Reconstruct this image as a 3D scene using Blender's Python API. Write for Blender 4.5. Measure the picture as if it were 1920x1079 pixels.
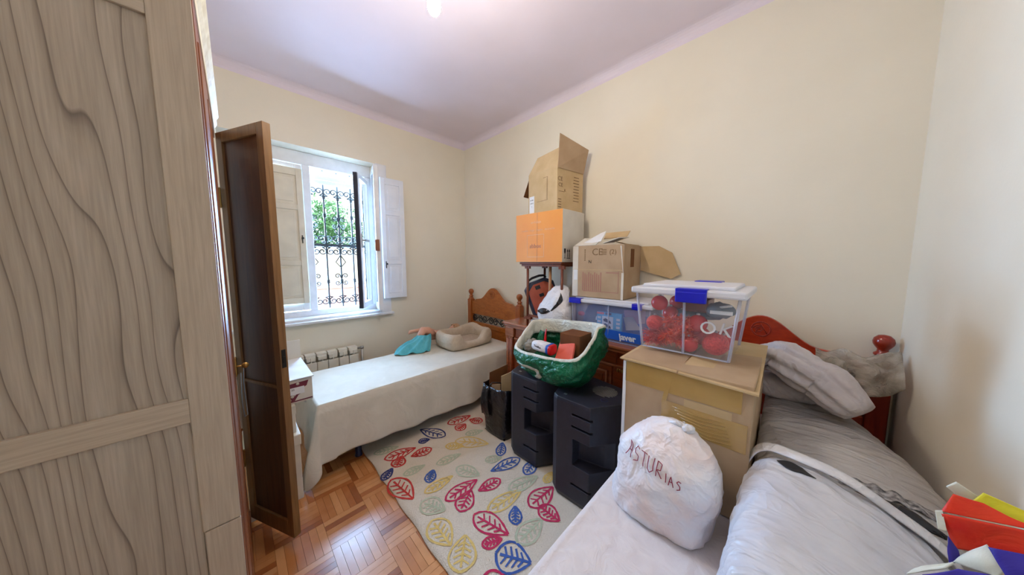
import bpy, bmesh, math, random
from math import sin, cos, pi, radians, hypot, sqrt, atan2
from mathutils import Vector, Matrix, noise as mnoise
random.seed(7)
for o in list(bpy.data.objects): bpy.data.objects.remove(o)
SC = bpy.context.scene
COL = SC.collection

def S(r, g, b):
    f = lambda c: (c/255/12.92 if c/255 <= .04045 else ((c/255+.055)/1.055)**2.4)
    return (f(r), f(g), f(b), 1)

# ------------------------------------------------------------------ camera, world, lights, exposure
cam = bpy.data.cameras.new('camera'); cam_o = bpy.data.objects.new('camera', cam); COL.objects.link(cam_o)
cam.sensor_fit = 'HORIZONTAL'; cam.sensor_width = 36; cam.lens = 36*518/1920; cam.clip_start = .02
cam_o.location = (0, 0, 1.48); cam_o.rotation_euler = (radians(90-5.25), 0, radians(-45))
SC.camera = cam_o
w = bpy.data.worlds.new('sky'); SC.world = w; w.use_nodes = True
bg = w.node_tree.nodes['Background']; bg.inputs[0].default_value = (.66, .83, 1, 1); bg.inputs[1].default_value = 0.95
sun = bpy.data.lights.new('sun', 'SUN'); sun.energy = 1.6; sun.angle = .02; sun.color = (1, .95, .86)
sun_o = bpy.data.objects.new('sun', sun); COL.objects.link(sun_o); sun_o.rotation_euler = (radians(38), 0, radians(-25))
por = bpy.data.lights.new('window_portal', 'AREA'); por.shape = 'RECTANGLE'; por.size = 1.2; por.size_y = 1.7; por.cycles.is_portal = True
por_o = bpy.data.objects.new('window_portal', por); COL.objects.link(por_o); por_o.location = (.57, 3.80, 1.73); por_o.rotation_euler = (radians(-90), 0, 0)
day = bpy.data.lights.new('daylight', 'AREA'); day.shape = 'RECTANGLE'; day.size = 2.4; day.size_y = 2.4; day.energy = 330; day.spread = radians(140); day.color = (.36, .62, 1)
day_o = bpy.data.objects.new('daylight', day); COL.objects.link(day_o); day_o.location = (.57, 4.75, 1.95); day_o.rotation_euler = (radians(-90), 0, 0)
BULB = 255.0
SC.view_settings.view_transform = 'Standard'; SC.view_settings.look = 'None'
SC.view_settings.gamma = 1; SC.view_settings.use_curve_mapping = False
SC.view_settings.exposure = 1.5

# ------------------------------------------------------------------ materials
def nmat(name):
    m = bpy.data.materials.new(name); m.use_nodes = True
    return m, m.node_tree, m.node_tree.nodes['Principled BSDF']
def N(nt, t, **k):
    n = nt.nodes.new(t)
    for a, v in k.items(): setattr(n, a, v)
    return n
def coords(nt, scale, rot=(0, 0, 0)):
    tc = N(nt, 'ShaderNodeTexCoord'); mp = N(nt, 'ShaderNodeMapping')
    mp.inputs['Scale'].default_value = scale if hasattr(scale, '__len__') else (scale,)*3
    mp.inputs['Rotation'].default_value = rot
    nt.links.new(tc.outputs['Object'], mp.inputs[0]); return mp.outputs[0]
def ramp(nt, fac, stops):
    r = N(nt, 'ShaderNodeValToRGB'); e = r.color_ramp.elements
    while len(e) < len(stops): e.new(.5)
    for i, (p, c) in enumerate(stops): e[i].position = p; e[i].color = c
    nt.links.new(fac, r.inputs[0]); return r.outputs[0]
def bump(nt, p, h, strength, dist=.01):
    b = N(nt, 'ShaderNodeBump'); b.inputs['Strength'].default_value = strength; b.inputs['Distance'].default_value = dist
    nt.links.new(h, b.inputs['Height']); nt.links.new(b.outputs[0], p.inputs['Normal'])
def plain(name, c, rough=.6, c2=None, scale=8, metal=0, bmp=0, bscale=None, spec=.5, coat=0, sheen=0):
    m, nt, p = nmat(name)
    p.inputs['Base Color'].default_value = c; p.inputs['Roughness'].default_value = rough
    p.inputs['Metallic'].default_value = metal; p.inputs['Specular IOR Level'].default_value = spec
    p.inputs['Coat Weight'].default_value = coat; p.inputs['Sheen Weight'].default_value = sheen
    if c2 is None: c2 = tuple(x*.88 for x in c[:3])+(1,)
    n = N(nt, 'ShaderNodeTexNoise'); n.inputs['Scale'].default_value = 1; n.inputs['Detail'].default_value = 4
    nt.links.new(coords(nt, scale), n.inputs[0])
    nt.links.new(ramp(nt, n.outputs[0], [(.35, c2), (.65, c)]), p.inputs['Base Color'])
    if bmp:
        b = N(nt, 'ShaderNodeTexNoise'); b.inputs['Scale'].default_value = 1; b.inputs['Detail'].default_value = 6
        nt.links.new(coords(nt, bscale or scale*4), b.inputs[0]); bump(nt, p, b.outputs[0], bmp)
    return m
def wood(name, c1, c2, scale=(30, 30, 3), rough=.35, spec=.5, coat=0, bmp=.08):
    m, nt, p = nmat(name)
    n = N(nt, 'ShaderNodeTexNoise'); n.inputs['Scale'].default_value = 1; n.inputs['Detail'].default_value = 5; n.inputs['Distortion'].default_value = .6
    nt.links.new(coords(nt, scale), n.inputs[0])
    nt.links.new(ramp(nt, n.outputs[0], [(.3, c1), (.7, c2)]), p.inputs['Base Color'])
    p.inputs['Roughness'].default_value = rough; p.inputs['Specular IOR Level'].default_value = spec; p.inputs['Coat Weight'].default_value = coat
    p.inputs['Coat Roughness'].default_value = .15
    bump(nt, p, n.outputs[0], bmp, .004); return m
def ash(name, base, pale, line):
    """open-grained ash: thin dark cathedral lines running up the board"""
    m, nt, p = nmat(name)
    d = N(nt, 'ShaderNodeTexNoise'); d.inputs['Scale'].default_value = 1; d.inputs['Detail'].default_value = 2
    nt.links.new(coords(nt, (3.2, 3.2, .75)), d.inputs[0])
    sx = N(nt, 'ShaderNodeSeparateXYZ'); nt.links.new(coords(nt, 1), sx.inputs[0])
    w1 = N(nt, 'ShaderNodeMath', operation='MULTIPLY_ADD'); w1.inputs[1].default_value = .26
    nt.links.new(d.outputs[0], w1.inputs[0]); nt.links.new(sx.outputs[0], w1.inputs[2])
    ml = N(nt, 'ShaderNodeMath', operation='MULTIPLY'); ml.inputs[1].default_value = 46; nt.links.new(w1.outputs[0], ml.inputs[0])
    fr = N(nt, 'ShaderNodeMath', operation='FRACT'); nt.links.new(ml.outputs[0], fr.inputs[0])
    fine = N(nt, 'ShaderNodeTexNoise'); fine.inputs['Scale'].default_value = 1; fine.inputs['Detail'].default_value = 6
    nt.links.new(coords(nt, (260, 260, 9)), fine.inputs[0])
    tone = N(nt, 'ShaderNodeTexNoise'); tone.inputs['Scale'].default_value = 1; nt.links.new(coords(nt, (22, 22, 1)), tone.inputs[0])
    vary = N(nt, 'ShaderNodeTexNoise'); vary.inputs['Scale'].default_value = 1; vary.inputs['Detail'].default_value = 1; nt.links.new(coords(nt, (7, 7, .25)), vary.inputs[0])
    va = N(nt, 'ShaderNodeMath', operation='MULTIPLY_ADD'); va.inputs[1].default_value = 6; nt.links.new(vary.outputs[0], va.inputs[0]); nt.links.new(ml.outputs[0], va.inputs[2]); nt.links.new(va.outputs[0], fr.inputs[0])
    g = ramp(nt, fr.outputs[0], [(.0, base), (.45, pale), (.80, base), (.90, tuple(.75*x+.25*y for x, y in zip(base, line))), (.95, tuple(.3*x+.7*y for x, y in zip(base, line))), (.975, line), (1, base)])
    f = ramp(nt, fine.outputs[0], [(.3, (.80, .79, .78, 1)), (.7, (1, 1, 1, 1))])
    t = ramp(nt, tone.outputs[0], [(.35, (.86, .85, .84, 1)), (.65, (1, 1, 1, 1))])
    mx = N(nt, 'ShaderNodeMix', data_type='RGBA', blend_type='MULTIPLY'); mx.inputs[0].default_value = 1
    m2 = N(nt, 'ShaderNodeMix', data_type='RGBA', blend_type='MULTIPLY'); m2.inputs[0].default_value = 1
    nt.links.new(g, mx.inputs[6]); nt.links.new(f, mx.inputs[7]); nt.links.new(mx.outputs[2], m2.inputs[6]); nt.links.new(t, m2.inputs[7])
    nt.links.new(m2.outputs[2], p.inputs['Base Color'])
    p.inputs['Roughness'].default_value = .5; bump(nt, p, fine.outputs[0], .12, .003); return m
def fabric(name, c, c2=None, bscale=(14, 14, 14), bmp=.35, rough=.85, weave=0, dist=.02, sheen=.1):
    m, nt, p = nmat(name)
    n = N(nt, 'ShaderNodeTexNoise'); n.inputs['Scale'].default_value = 1; n.inputs['Detail'].default_value = 5; n.inputs['Distortion'].default_value = .8
    nt.links.new(coords(nt, bscale), n.inputs[0])
    c2 = c2 or tuple(x*.93 for x in c[:3])+(1,)
    nt.links.new(ramp(nt, n.outputs[0], [(.3, c2), (.7, c)]), p.inputs['Base Color'])
    p.inputs['Roughness'].default_value = rough; p.inputs['Sheen Weight'].default_value = sheen; p.inputs['Specular IOR Level'].default_value = .25
    bump(nt, p, n.outputs[0], bmp, dist); return m
def crinkle(name, c, rough=.35, scale=26, bmp=.5, alpha=1.0, c2=None, spec=.5, stretch=None, tilt=0):
    """thin plastic film with creases"""
    m, nt, p = nmat(name)
    n = N(nt, 'ShaderNodeTexNoise'); n.inputs['Scale'].default_value = 1; n.inputs['Detail'].default_value = 3; n.inputs['Distortion'].default_value = 1.2
    n2 = N(nt, 'ShaderNodeTexNoise'); n2.inputs['Scale'].default_value = 1; n2.inputs['Detail'].default_value = 2; n2.inputs['Distortion'].default_value = .6
    lo = N(nt, 'ShaderNodeTexNoise'); lo.inputs['Scale'].default_value = 1
    st_ = stretch or (1, 1, 1)
    nt.links.new(coords(nt, tuple(scale*.5*k for k in st_), (0, 0, tilt)), n.inputs[0]); nt.links.new(coords(nt, tuple(scale*1.7*k for k in st_), (0, 0, tilt)), n2.inputs[0]); nt.links.new(coords(nt, 9), lo.inputs[0])
    nt.links.new(ramp(nt, lo.outputs[0], [(.36, c2 or tuple(x*.9 for x in c[:3])+(1,)), (.62, c)]), p.inputs['Base Color'])
    p.inputs['Roughness'].default_value = rough; p.inputs['Alpha'].default_value = alpha; p.inputs['Specular IOR Level'].default_value = spec
    def ridge(nd, k):
        sb = N(nt, 'ShaderNodeMath', operation='SUBTRACT'); sb.inputs[1].default_value = .5; nt.links.new(nd.outputs[0], sb.inputs[0])
        ab = N(nt, 'ShaderNodeMath', operation='ABSOLUTE'); nt.links.new(sb.outputs[0], ab.inputs[0])
        ml = N(nt, 'ShaderNodeMath', operation='MULTIPLY'); ml.inputs[1].default_value = -k; nt.links.new(ab.outputs[0], ml.inputs[0]); return ml
    ad = N(nt, 'ShaderNodeMath', operation='ADD'); nt.links.new(ridge(n, 2).outputs[0], ad.inputs[0]); nt.links.new(ridge(n2, .7).outputs[0], ad.inputs[1])
    bump(nt, p, ad.outputs[0], bmp, .03); return m
def clear(name, tint, fac, rough=.12):
    """thin see-through plastic or glass: part clear, part glossy/cloudy"""
    m = bpy.data.materials.new(name); m.use_nodes = True; nt = m.node_tree; p = nt.nodes['Principled BSDF']; out = nt.nodes['Material Output']
    p.inputs['Base Color'].default_value = tint; p.inputs['Roughness'].default_value = rough
    t = N(nt, 'ShaderNodeBsdfTransparent'); mx = N(nt, 'ShaderNodeMixShader'); mx.inputs[0].default_value = fac
    nt.links.new(t.outputs[0], mx.inputs[1]); nt.links.new(p.outputs[0], mx.inputs[2]); nt.links.new(mx.outputs[0], out.inputs[0]); return m
def emit(name, c, s):
    m, nt, p = nmat(name); p.inputs['Emission Color'].default_value = c; p.inputs['Emission Strength'].default_value = s
    p.inputs['Base Color'].default_value = (1, 1, 1, 1); return m

M = dict(
 wall=plain('wall_paint', S(240, 231, 212), .9, S(237, 228, 209), 3, bmp=.05, bscale=60, spec=.2),
 ceil=plain('ceiling_paint', S(236, 223, 232), .95, S(232, 219, 227), 2, spec=.1),
 white=plain('white_paint', S(236, 236, 238), .45, S(226, 226, 228), 10),
 shutter=plain('shutter_paint_shaded', S(226, 214, 190), .5, S(216, 204, 181), 7),  # closed shutter: its shade is put into the beige colour
 shutw=plain('shutter_white', S(238, 240, 245), .45, S(230, 233, 240), 7),
 gasket=plain('dark_gasket', S(40, 42, 60), .4),
 glass=clear('window_glass', (.01, .012, .015, 1), .10, .02),
 iron=plain('wrought_iron', S(34, 33, 32), .5, metal=.3),
 brass=plain('brass', S(176, 140, 80), .3, metal=.9),
 steel=plain('steel', S(190, 190, 190), .3, metal=.9),
 ash=ash('ash_wood', S(184, 168, 150), S(192, 177, 160), S(122, 107, 96)),
 ashs=wood('ash_stile', S(174, 156, 136), S(194, 177, 156), (160, 160, 7), .5, bmp=.15),
 ashr=wood('ash_rail', S(174, 156, 136), S(194, 177, 156), (7, 160, 160), .5, bmp=.15),
 crown=plain('cream_moulding', S(226, 216, 190), .5, S(206, 192, 160), 20),
 darkw=wood('brown_door_panel', S(78, 46, 26), S(104, 66, 40), (40, 40, 3), .35),
 darkw2=wood('brown_door_edge', S(118, 84, 50), S(146, 108, 66), (60, 60, 4), .4),
 red_edge=wood('red_brown_edge', S(110, 58, 30), S(150, 88, 48), (60, 60, 4), .35),
 pine=wood('honey_pine', S(158, 86, 30), S(186, 108, 44), (14, 14, 50), .3, coat=.3),
 pinev=wood('honey_pine_post', S(150, 74, 28), S(178, 98, 40), (50, 50, 6), .3, coat=.3),
 cherry=wood('honey_pine_redlit', S(150, 36, 12), S(180, 56, 20), (14, 14, 50), .28, coat=.3),  # same wood as the other bed, redder light put into its colour
 pinev_redlit=wood('honey_pine_post_redlit', S(128, 26, 10), S(160, 44, 18), (50, 50, 6), .28, coat=.3),  # posts likewise: the light's red cast is in the colour
 desk=wood('mahogany', S(112, 44, 16), S(150, 66, 26), (20, 6, 60), .28, coat=.4),
 desktop=wood('mahogany_top', S(150, 84, 52), S(176, 108, 72), (30, 5, 30), .25, coat=.5),
 standw=wood('stand_wood', S(104, 48, 28), S(130, 66, 38), (60, 60, 6), .35),
 polew=wood('pale_pole', S(170, 120, 80), S(190, 140, 98), (60, 60, 6), .4),
 kraft=plain('kraft_card', S(206, 179, 138), .8, S(196, 168, 126), 9, bmp=.05, bscale=(90, 90, 20), spec=.2),
 kraftd=plain('kraft_card_worn', S(190, 163, 132), .8, S(178, 150, 119), 6, bmp=.1, bscale=(50, 50, 14), spec=.2),
 kraftdark=plain('kraft_card_dark', S(122, 78, 46), .8, S(108, 66, 38), 8, spec=.2),
 ink=plain('box_print', S(134, 104, 70), .8),
 inkred=plain('red_print', S(180, 128, 112), .8),
 inkblk=plain('black_print', S(28, 24, 24), .7),
 tape=plain('packing_tape', S(190, 154, 92), .14, S(178, 142, 80), 5, bmp=.2, bscale=30, spec=.8),
 orange=plain('orange_card', S(240, 160, 72), .5, S(237, 153, 66), 4),
 orangep=plain('orange_print', S(250, 200, 158), .6),
 cardwhite=plain('white_card', S(226, 220, 208), .6, S(214, 207, 194), 6),
 paper=plain('paper', S(238, 238, 240), .7),
 lidwhite=clear('white_lid_plastic', S(238, 238, 244), .8, .35),
 blue=plain('blue_plastic', S(14, 24, 190), .3),
 binclear=clear('clear_bin_plastic', S(232, 230, 244), .06, .15),
 binblue=clear('tinted_bin_plastic', S(170, 180, 230), .20, .15),
 binedge=clear('bin_rib_plastic', S(220, 222, 240), .45, .2),
 redball=plain('red_bauble', S(212, 24, 30), .25, S(196, 16, 22), 12),
 redglit=plain('red_glitter', S(190, 26, 34), .4, S(230, 70, 60), 120, bmp=.5, bscale=200),
 tinsel=plain('orange_tinsel', S(246, 104, 60), .35, S(226, 60, 44), 60),
 green=crinkle('green_bag_plastic', S(14, 112, 74), .3, 22, .5, c2=S(8, 92, 60)),
 bagwhite=crinkle('white_bag_plastic', S(236, 234, 236), .35, 18, .35, c2=S(224, 222, 226)),
 bagrosy=crinkle('white_bag_over_pink', S(240, 239, 244), .35, 13, .4, c2=S(243, 226, 222)),
 bagcuff=crinkle('white_bag_cuff', S(226, 226, 212), .35, 18, .4),
 bagblack=crinkle('black_bag_plastic', S(34, 29, 33), .25, 14, .3, c2=S(16, 14, 18)),
 baggrey=crinkle('grey_bag_film', S(192, 188, 186), .4, 11, .95, c2=S(180, 175, 172), stretch=(1, .3, 1), tilt=.5),
 bagpale=crinkle('pale_bag_film', S(222, 222, 228), .35, 10, .8, c2=S(210, 210, 218), stretch=(1, .35, 1), tilt=-.6),
 mesh=crinkle('printed_clear_film', S(206, 198, 184), .18, 26, .7, alpha=.62, c2=S(150, 140, 124), spec=.9),
 spk=plain('speaker_plastic', S(40, 40, 52), .42, S(34, 34, 45), 30, bmp=.15, bscale=500),
 spkd=plain('speaker_dark', S(20, 19, 24), .5),
 spkg=plain('speaker_grille', S(112, 110, 108), .4),
 spread=fabric('cream_bedspread', S(226, 219, 204), S(218, 211, 195), (9, 9, 9), .35),
 quilt=fabric('white_quilt', S(236, 228, 226), S(226, 217, 216), (16, 16, 16), .4),
 lining=fabric('striped_ticking', S(196, 190, 186), None, (60, 6, 6), .2),
 lace=plain('patterned_trim', S(186, 182, 182), .7, S(70, 68, 70), 70),
 navy=plain('navy_metal', S(20, 24, 66), .4),
 petbed=fabric('beige_pet_bed_cloth', S(208, 192, 170), S(198, 180, 158), (30, 30, 30), .25),
 petin=fabric('beige_pet_cushion', S(190, 168, 146), S(176, 154, 132), (40, 40, 40), .4),
 teal=fabric('teal_cloth', S(112, 200, 212), S(84, 180, 196), (16, 16, 16), .5),
 skin=plain('doll_vinyl', S(226, 168, 142), .45),
 dollhair=fabric('doll_hair', S(196, 150, 110), None, (60, 60, 60), .8),
 duvet=crinkle('pale_lilac_duvet', S(224, 217, 218), .8, 9, .8, c2=S(212, 204, 206), spec=.2, stretch=(.5, 1, 1), tilt=.4),
 rug=fabric('cream_rug_pile', S(236, 223, 203), S(226, 211, 190), (160, 160, 160), .8, dist=.006),
 radw=plain('radiator_enamel', S(238, 230, 214), .35),
 boxwhite=plain('white_storage_box', S(232, 224, 206), .55),
 maroon=plain('maroon_print', S(112, 34, 56), .5),
 bluebox=plain('sky_blue_print', S(70, 180, 226), .4),
 bluecard=plain('blue_label_print', S(40, 96, 196), .35),
 coral=plain('coral_card', S(240, 110, 88), .5),
 caseb=plain('case_blue_black', S(40, 52, 78), .35, S(34, 42, 66), 20),
 casek=plain('case_black', S(28, 26, 32), .35),
 caser=plain('case_red_panel', S(196, 100, 74), .4, S(182, 86, 62), 10),
 lilac=plain('lilac_paper', S(206, 150, 204), .6),
 greyish=plain('grey_stuff', S(120, 130, 140), .5),
 kred=fabric('kite_red', S(222, 34, 24), S(236, 74, 40), (12, 12, 12), .3, rough=.4),
 kpurple=fabric('kite_purple', S(52, 40, 140), S(70, 58, 150), (12, 12, 12), .3, rough=.4),
 kwhite=fabric('kite_white', S(228, 226, 208), None, (12, 12, 12), .3, rough=.45),
 kyellow=fabric('kite_yellow', S(226, 210, 50), None, (12, 12, 12), .3, rough=.45),
 pen=plain('red_marker', S(150, 30, 60), .6),
 pinkband=plain('pink_contents', S(236, 186, 190), .6),
 bulb=emit('bulb_glow', (1, .91, .77, 1), BULB),
 leafgreen=plain('tree_leaf', S(70, 120, 70), .6, S(110, 160, 100), 3),
 bark=plain('bark', S(90, 76, 60), .9),
 render_w=plain('garden_wall_render', S(236, 226, 200), .9),
 terracotta=plain('terracotta', S(206, 150, 132), .85, S(190, 130, 112), 6),
 ground=plain('pale_gravel', S(226, 214, 190), .95),
)
for i, (a, b) in enumerate([((176, 106, 58), (192, 120, 70)), ((200, 134, 80), (214, 148, 92)), ((210, 148, 94), (224, 162, 108)), ((188, 120, 68), (204, 136, 82)), ((150, 84, 42), (168, 98, 52))]):
    M['oak%d' % i] = wood('parquet_tone', S(*a), S(*b), (9, 9, 9), .27, coat=.35, bmp=.04)
for k, c in dict(lred=(206, 60, 52), lpink=(204, 48, 92), lblue=(66, 98, 170), lyel=(232, 200, 120), lgrn=(196, 200, 170), lnavy=(58, 66, 120)).items():
    M[k] = fabric('rug_'+k, S(*c), None, (200, 200, 200), .6, dist=.004)

# ------------------------------------------------------------------ mesh builder
class MB:
    def __init__(s): s.v = []; s.f = []; s.sm = []
    def add(s, vs, fs, smooth=False, mat=None):
        b = len(s.v)
        s.v += [(mat @ Vector(v)) if mat else Vector(v) for v in vs]
        s.f += [tuple(i+b for i in f) for f in fs]; s.sm += [smooth]*len(fs); return s
    def box(s, lo, hi, mat=None, bev=0):
        x0, y0, z0 = lo; x1, y1, z1 = hi
        if bev <= 0:
            return s.add([(x0,y0,z0),(x1,y0,z0),(x1,y1,z0),(x0,y1,z0),(x0,y0,z1),(x1,y0,z1),(x1,y1,z1),(x0,y1,z1)],
                     [(0,3,2,1),(4,5,6,7),(0,1,5,4),(1,2,6,5),(2,3,7,6),(3,0,4,7)], False, mat)
        bm = bmesh.new(); bmesh.ops.create_cube(bm, size=1)
        for v in bm.verts: v.co = Vector(((x0+x1)/2+v.co.x*(x1-x0), (y0+y1)/2+v.co.y*(y1-y0), (z0+z1)/2+v.co.z*(z1-z0)))
        bmesh.ops.bevel(bm, geom=bm.edges[:], offset=bev, segments=2, affect='EDGES', profile=.5)
        return s.bm(bm, mat)
    def bm(s, bm, mat=None, smooth=False):
        bm.verts.index_update()
        s.add([v.co.copy() for v in bm.verts], [tuple(v.index for v in f.verts) for f in bm.faces], smooth, mat); bm.free(); return s
    def prism(s, poly, ax, lo, hi, mat=None):
        """2-D outline (counted on the two other axes in order) pushed along axis ax"""
        n = len(poly)
        def p(q, t):
            c = list(q); c.insert(ax, t); return tuple(c)
        vs = [p(q, lo) for q in poly]+[p(q, hi) for q in poly]
        fs = [(i, (i+1) % n, n+(i+1) % n, n+i) for i in range(n)]+[tuple(range(n))[::-1], tuple(range(n, 2*n))]
        return s.add(vs, fs, False, mat)
    def slab(s, pts, th, nrm=None):
        """a flat polygon in space given thickness along its normal"""
        P = [Vector(p) for p in pts]; n = Vector(nrm).normalized() if nrm else (P[1]-P[0]).cross(P[2]-P[0]).normalized()
        k = len(P); vs = P+[p+n*th for p in P]
        return s.add(vs, [tuple(range(k))[::-1], tuple(range(k, 2*k))]+[(i, (i+1) % k, k+(i+1) % k, k+i) for i in range(k)])
    def lathe(s, prof, c, seg=20, mat=None, axis='z'):
        vs = []; fs = []
        for r, h in prof:
            for i in range(seg):
                a = 2*pi*i/seg
                q = (r*cos(a), r*sin(a), h)
                if axis == 'x': q = (h, q[0], q[1])
                if axis == 'y': q = (q[0], h, q[1])
                vs.append((c[0]+q[0], c[1]+q[1], c[2]+q[2]))
        m = len(prof)
        for j in range(m-1):
            for i in range(seg):
                fs.append((j*seg+i, j*seg+(i+1) % seg, (j+1)*seg+(i+1) % seg, (j+1)*seg+i))
        fs += [tuple(range(seg))[::-1], tuple(range((m-1)*seg, m*seg))]
        return s.add(vs, fs, True, mat)
    def tube(s, pts, r, seg=8, flat=1.0):
        pts = [Vector(p) for p in pts]; vs = []; fs = []; n = len(pts); up = None
        for i, p in enumerate(pts):
            t = (pts[min(i+1, n-1)]-pts[max(i-1, 0)]).normalized()
            if up is None: up = t.orthogonal().normalized()
            up = (up-t*up.dot(t)).normalized(); b = t.cross(up)
            rr = r[i] if hasattr(r, '__len__') else r
            for k in range(seg):
                a = 2*pi*k/seg; vs.append(p+up*rr*cos(a)+b*rr*flat*sin(a))
        for j in range(n-1):
            for i in range(seg): fs.append((j*seg+i, j*seg+(i+1) % seg, (j+1)*seg+(i+1) % seg, (j+1)*seg+i))
        fs += [tuple(range(seg))[::-1], tuple(range((n-1)*seg, n*seg))]
        return s.add(vs, fs, True)
    def grid(s, fn, nu, nv, closed_u=False, th=0):
        vs = [Vector(fn(i/(nu if closed_u else nu-1), j/(nv-1))) for j in range(nv) for i in range(nu)]
        fs = []
        for j in range(nv-1):
            for i in range(nu if closed_u else nu-1):
                a = j*nu+i; b = j*nu+(i+1) % nu; fs.append((a, b, b+nu, a+nu))
        if th:
            bm = bmesh.new(); bv = [bm.verts.new(v) for v in vs]
            for f in fs:
                try: bm.faces.new([bv[i] for i in f])
                except ValueError: pass
            bm.normal_update(); bmesh.ops.solidify(bm, geom=bm.faces[:], thickness=th); return s.bm(bm, None, True)
        return s.add(vs, fs, True)
    def loft(s, rings, seg=28, amp=0, freq=6, seed=0, caps=True, ridge=0):
        """rings: (centre, axis_a, axis_b, exponent) superellipse sections joined into one skin"""
        vs = []; n = len(rings)
        for c, A, B, e in rings:
            c = Vector(c); A = Vector(A); B = Vector(B)
            for k in range(seg):
                t = 2*pi*k/seg; ca, sa = cos(t), sin(t)
                q = c+A*(abs(ca)**(2/e)*(1 if ca >= 0 else -1))+B*(abs(sa)**(2/e)*(1 if sa >= 0 else -1))
                if ridge: q = c+(q-c)*(1-ridge*max(0, cos(4*t+1.9))**6-ridge*.6*max(0, cos(3*t-.4))**8)
                if amp: q = q+(q-c).normalized()*amp*wr(q, freq, seed)
                vs.append(q)
        fs = [(j*seg+i, j*seg+(i+1) % seg, (j+1)*seg+(i+1) % seg, (j+1)*seg+i) for j in range(n-1) for i in range(seg)]
        if caps: fs += [tuple(range(seg))[::-1], tuple(range((n-1)*seg, n*seg))]
        return s.add(vs, fs, True)
    def blob(s, c, r, e=2.4, amp=.02, freq=6, seed=0, floor=None, nu=40, nv=24, mat=None):
        c = Vector(c); vs = []; fs = []
        sg = lambda x, p: abs(x)**p*(1 if x >= 0 else -1)
        for j in range(nv+1):
            ph = -pi/2+pi*j/nv
            for i in range(nu):
                th = 2*pi*i/nu
                d = Vector((sg(cos(ph), 2/e)*sg(cos(th), 2/e), sg(cos(ph), 2/e)*sg(sin(th), 2/e), sg(sin(ph), 2/e)))
                q = Vector((d.x*r[0], d.y*r[1], d.z*r[2]))
                if mat: q = mat @ q
                q = c+q; q = q+(q-c).normalized()*amp*wr(q, freq, seed)
                if floor is not None and q.z < floor: q.z = floor+.0005*sin(i*3.)
                vs.append(q)
        for j in range(nv):
            for i in range(nu): fs.append((j*nu+i, j*nu+(i+1) % nu, (j+1)*nu+(i+1) % nu, (j+1)*nu+i))
        return s.add(vs, fs, True)
    def xf(s, m):
        s.v = [m @ v for v in s.v]; return s
def wr(q, f, seed=0):
    v = Vector((q[0]*f+seed*7.3, q[1]*f-seed*3.1, q[2]*f+seed))
    a = mnoise.noise(v); b = 1-abs(mnoise.noise(v*2.3))*2.2
    return .7*a+.45*b-.15

def interp(R_, n):
    out = []
    for i in range(len(R_)-1):
        for k in range(n):
            t = k/n; a, b = R_[i], R_[i+1]
            out.append(tuple(Vector(a[j]).lerp(Vector(b[j]), t) for j in range(3))+(a[3]*(1-t)+b[3]*t,))
    out.append(R_[-1]); return out
ORG = {}
def link(o, parent=None):
    COL.objects.link(o)
    if parent is not None: o.parent = parent
def P(name, mb, m, parent=None, bev=0, sub=0, loc=None, label=None, kind=None, smooth=None):
    """one mesh object out of world-space geometry; with a parent it is a part of that thing"""
    base = ORG[parent.name] if parent is not None else Vector((0, 0, 0))
    if parent is None:
        if loc is None:
            zs = min(v.z for v in mb.v); loc = (sum(v.x for v in mb.v)/len(mb.v), sum(v.y for v in mb.v)/len(mb.v), zs)
        base = Vector(loc)
    me = bpy.data.meshes.new(name); me.from_pydata([tuple(v-base) for v in mb.v], [], mb.f)
    me.polygons.foreach_set('use_smooth', mb.sm if smooth is None else [smooth]*len(mb.f)); me.update()
    bm = bmesh.new(); bm.from_mesh(me); bmesh.ops.recalc_face_normals(bm, faces=bm.faces); bm.to_mesh(me); bm.free()
    for mm in (m if isinstance(m, (list, tuple)) else [m]): me.materials.append(M[mm] if isinstance(mm, str) else mm)
    o = bpy.data.objects.new(name, me); link(o, parent)
    if parent is None: o.location = base
    ORG[o.name] = base
    if bev:
        b = o.modifiers.new('bevel', 'BEVEL'); b.width = bev; b.segments = 2; b.limit_method = 'ANGLE'; b.angle_limit = radians(40)
    if sub:
        u = o.modifiers.new('subsurf', 'SUBSURF'); u.levels = sub; u.render_levels = sub
    if label: o['label'] = label
    if kind: o['kind'] = kind
    return o
def thing(name, label, cat, loc, group=None):
    o = bpy.data.objects.new(name, None); o.empty_display_size = .1; link(o); o.location = loc; ORG[o.name] = Vector(loc)
    o['label'] = label; o['category'] = cat
    if group: o['group'] = group
    return o
def tag(o, label, cat, group=None):
    o['label'] = label; o['category'] = cat
    if group: o['group'] = group
    return o
def struct(name, mb, m, **k):
    o = P(name, mb, m, **k); o['kind'] = 'structure'; return o
FX = Matrix(((0, 0, -1), (-1, 0, 0), (0, 1, 0)))       # faces -X
FY = Matrix(((1, 0, 0), (0, 0, -1), (0, 1, 0)))        # faces -Y
FZ = Matrix.Identity(3)
def text(body, size, at, R, m, parent, name='lettering', ext=.0006, spin=0, shear=0, bold=0, squash=1):
    c = bpy.data.curves.new('t', 'FONT'); c.body = body; c.size = size; c.align_x = 'CENTER'; c.align_y = 'CENTER'; c.extrude = ext; c.shear = shear; c.offset = bold
    c.resolution_u = 3
    o = bpy.data.objects.new('t', c); me = bpy.data.meshes.new_from_object(o)
    mb = MB(); Rm = R @ Matrix.Rotation(spin, 3, 'Z') @ Matrix.Diagonal((squash, 1, 1))
    mb.add([Vector(at)+Rm @ v.co for v in me.vertices], [tuple(p.vertices) for p in me.polygons])
    bpy.data.objects.remove(o); bpy.data.meshes.remove(me); bpy.data.curves.remove(c)
    return P(name, mb, m, parent)
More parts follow.
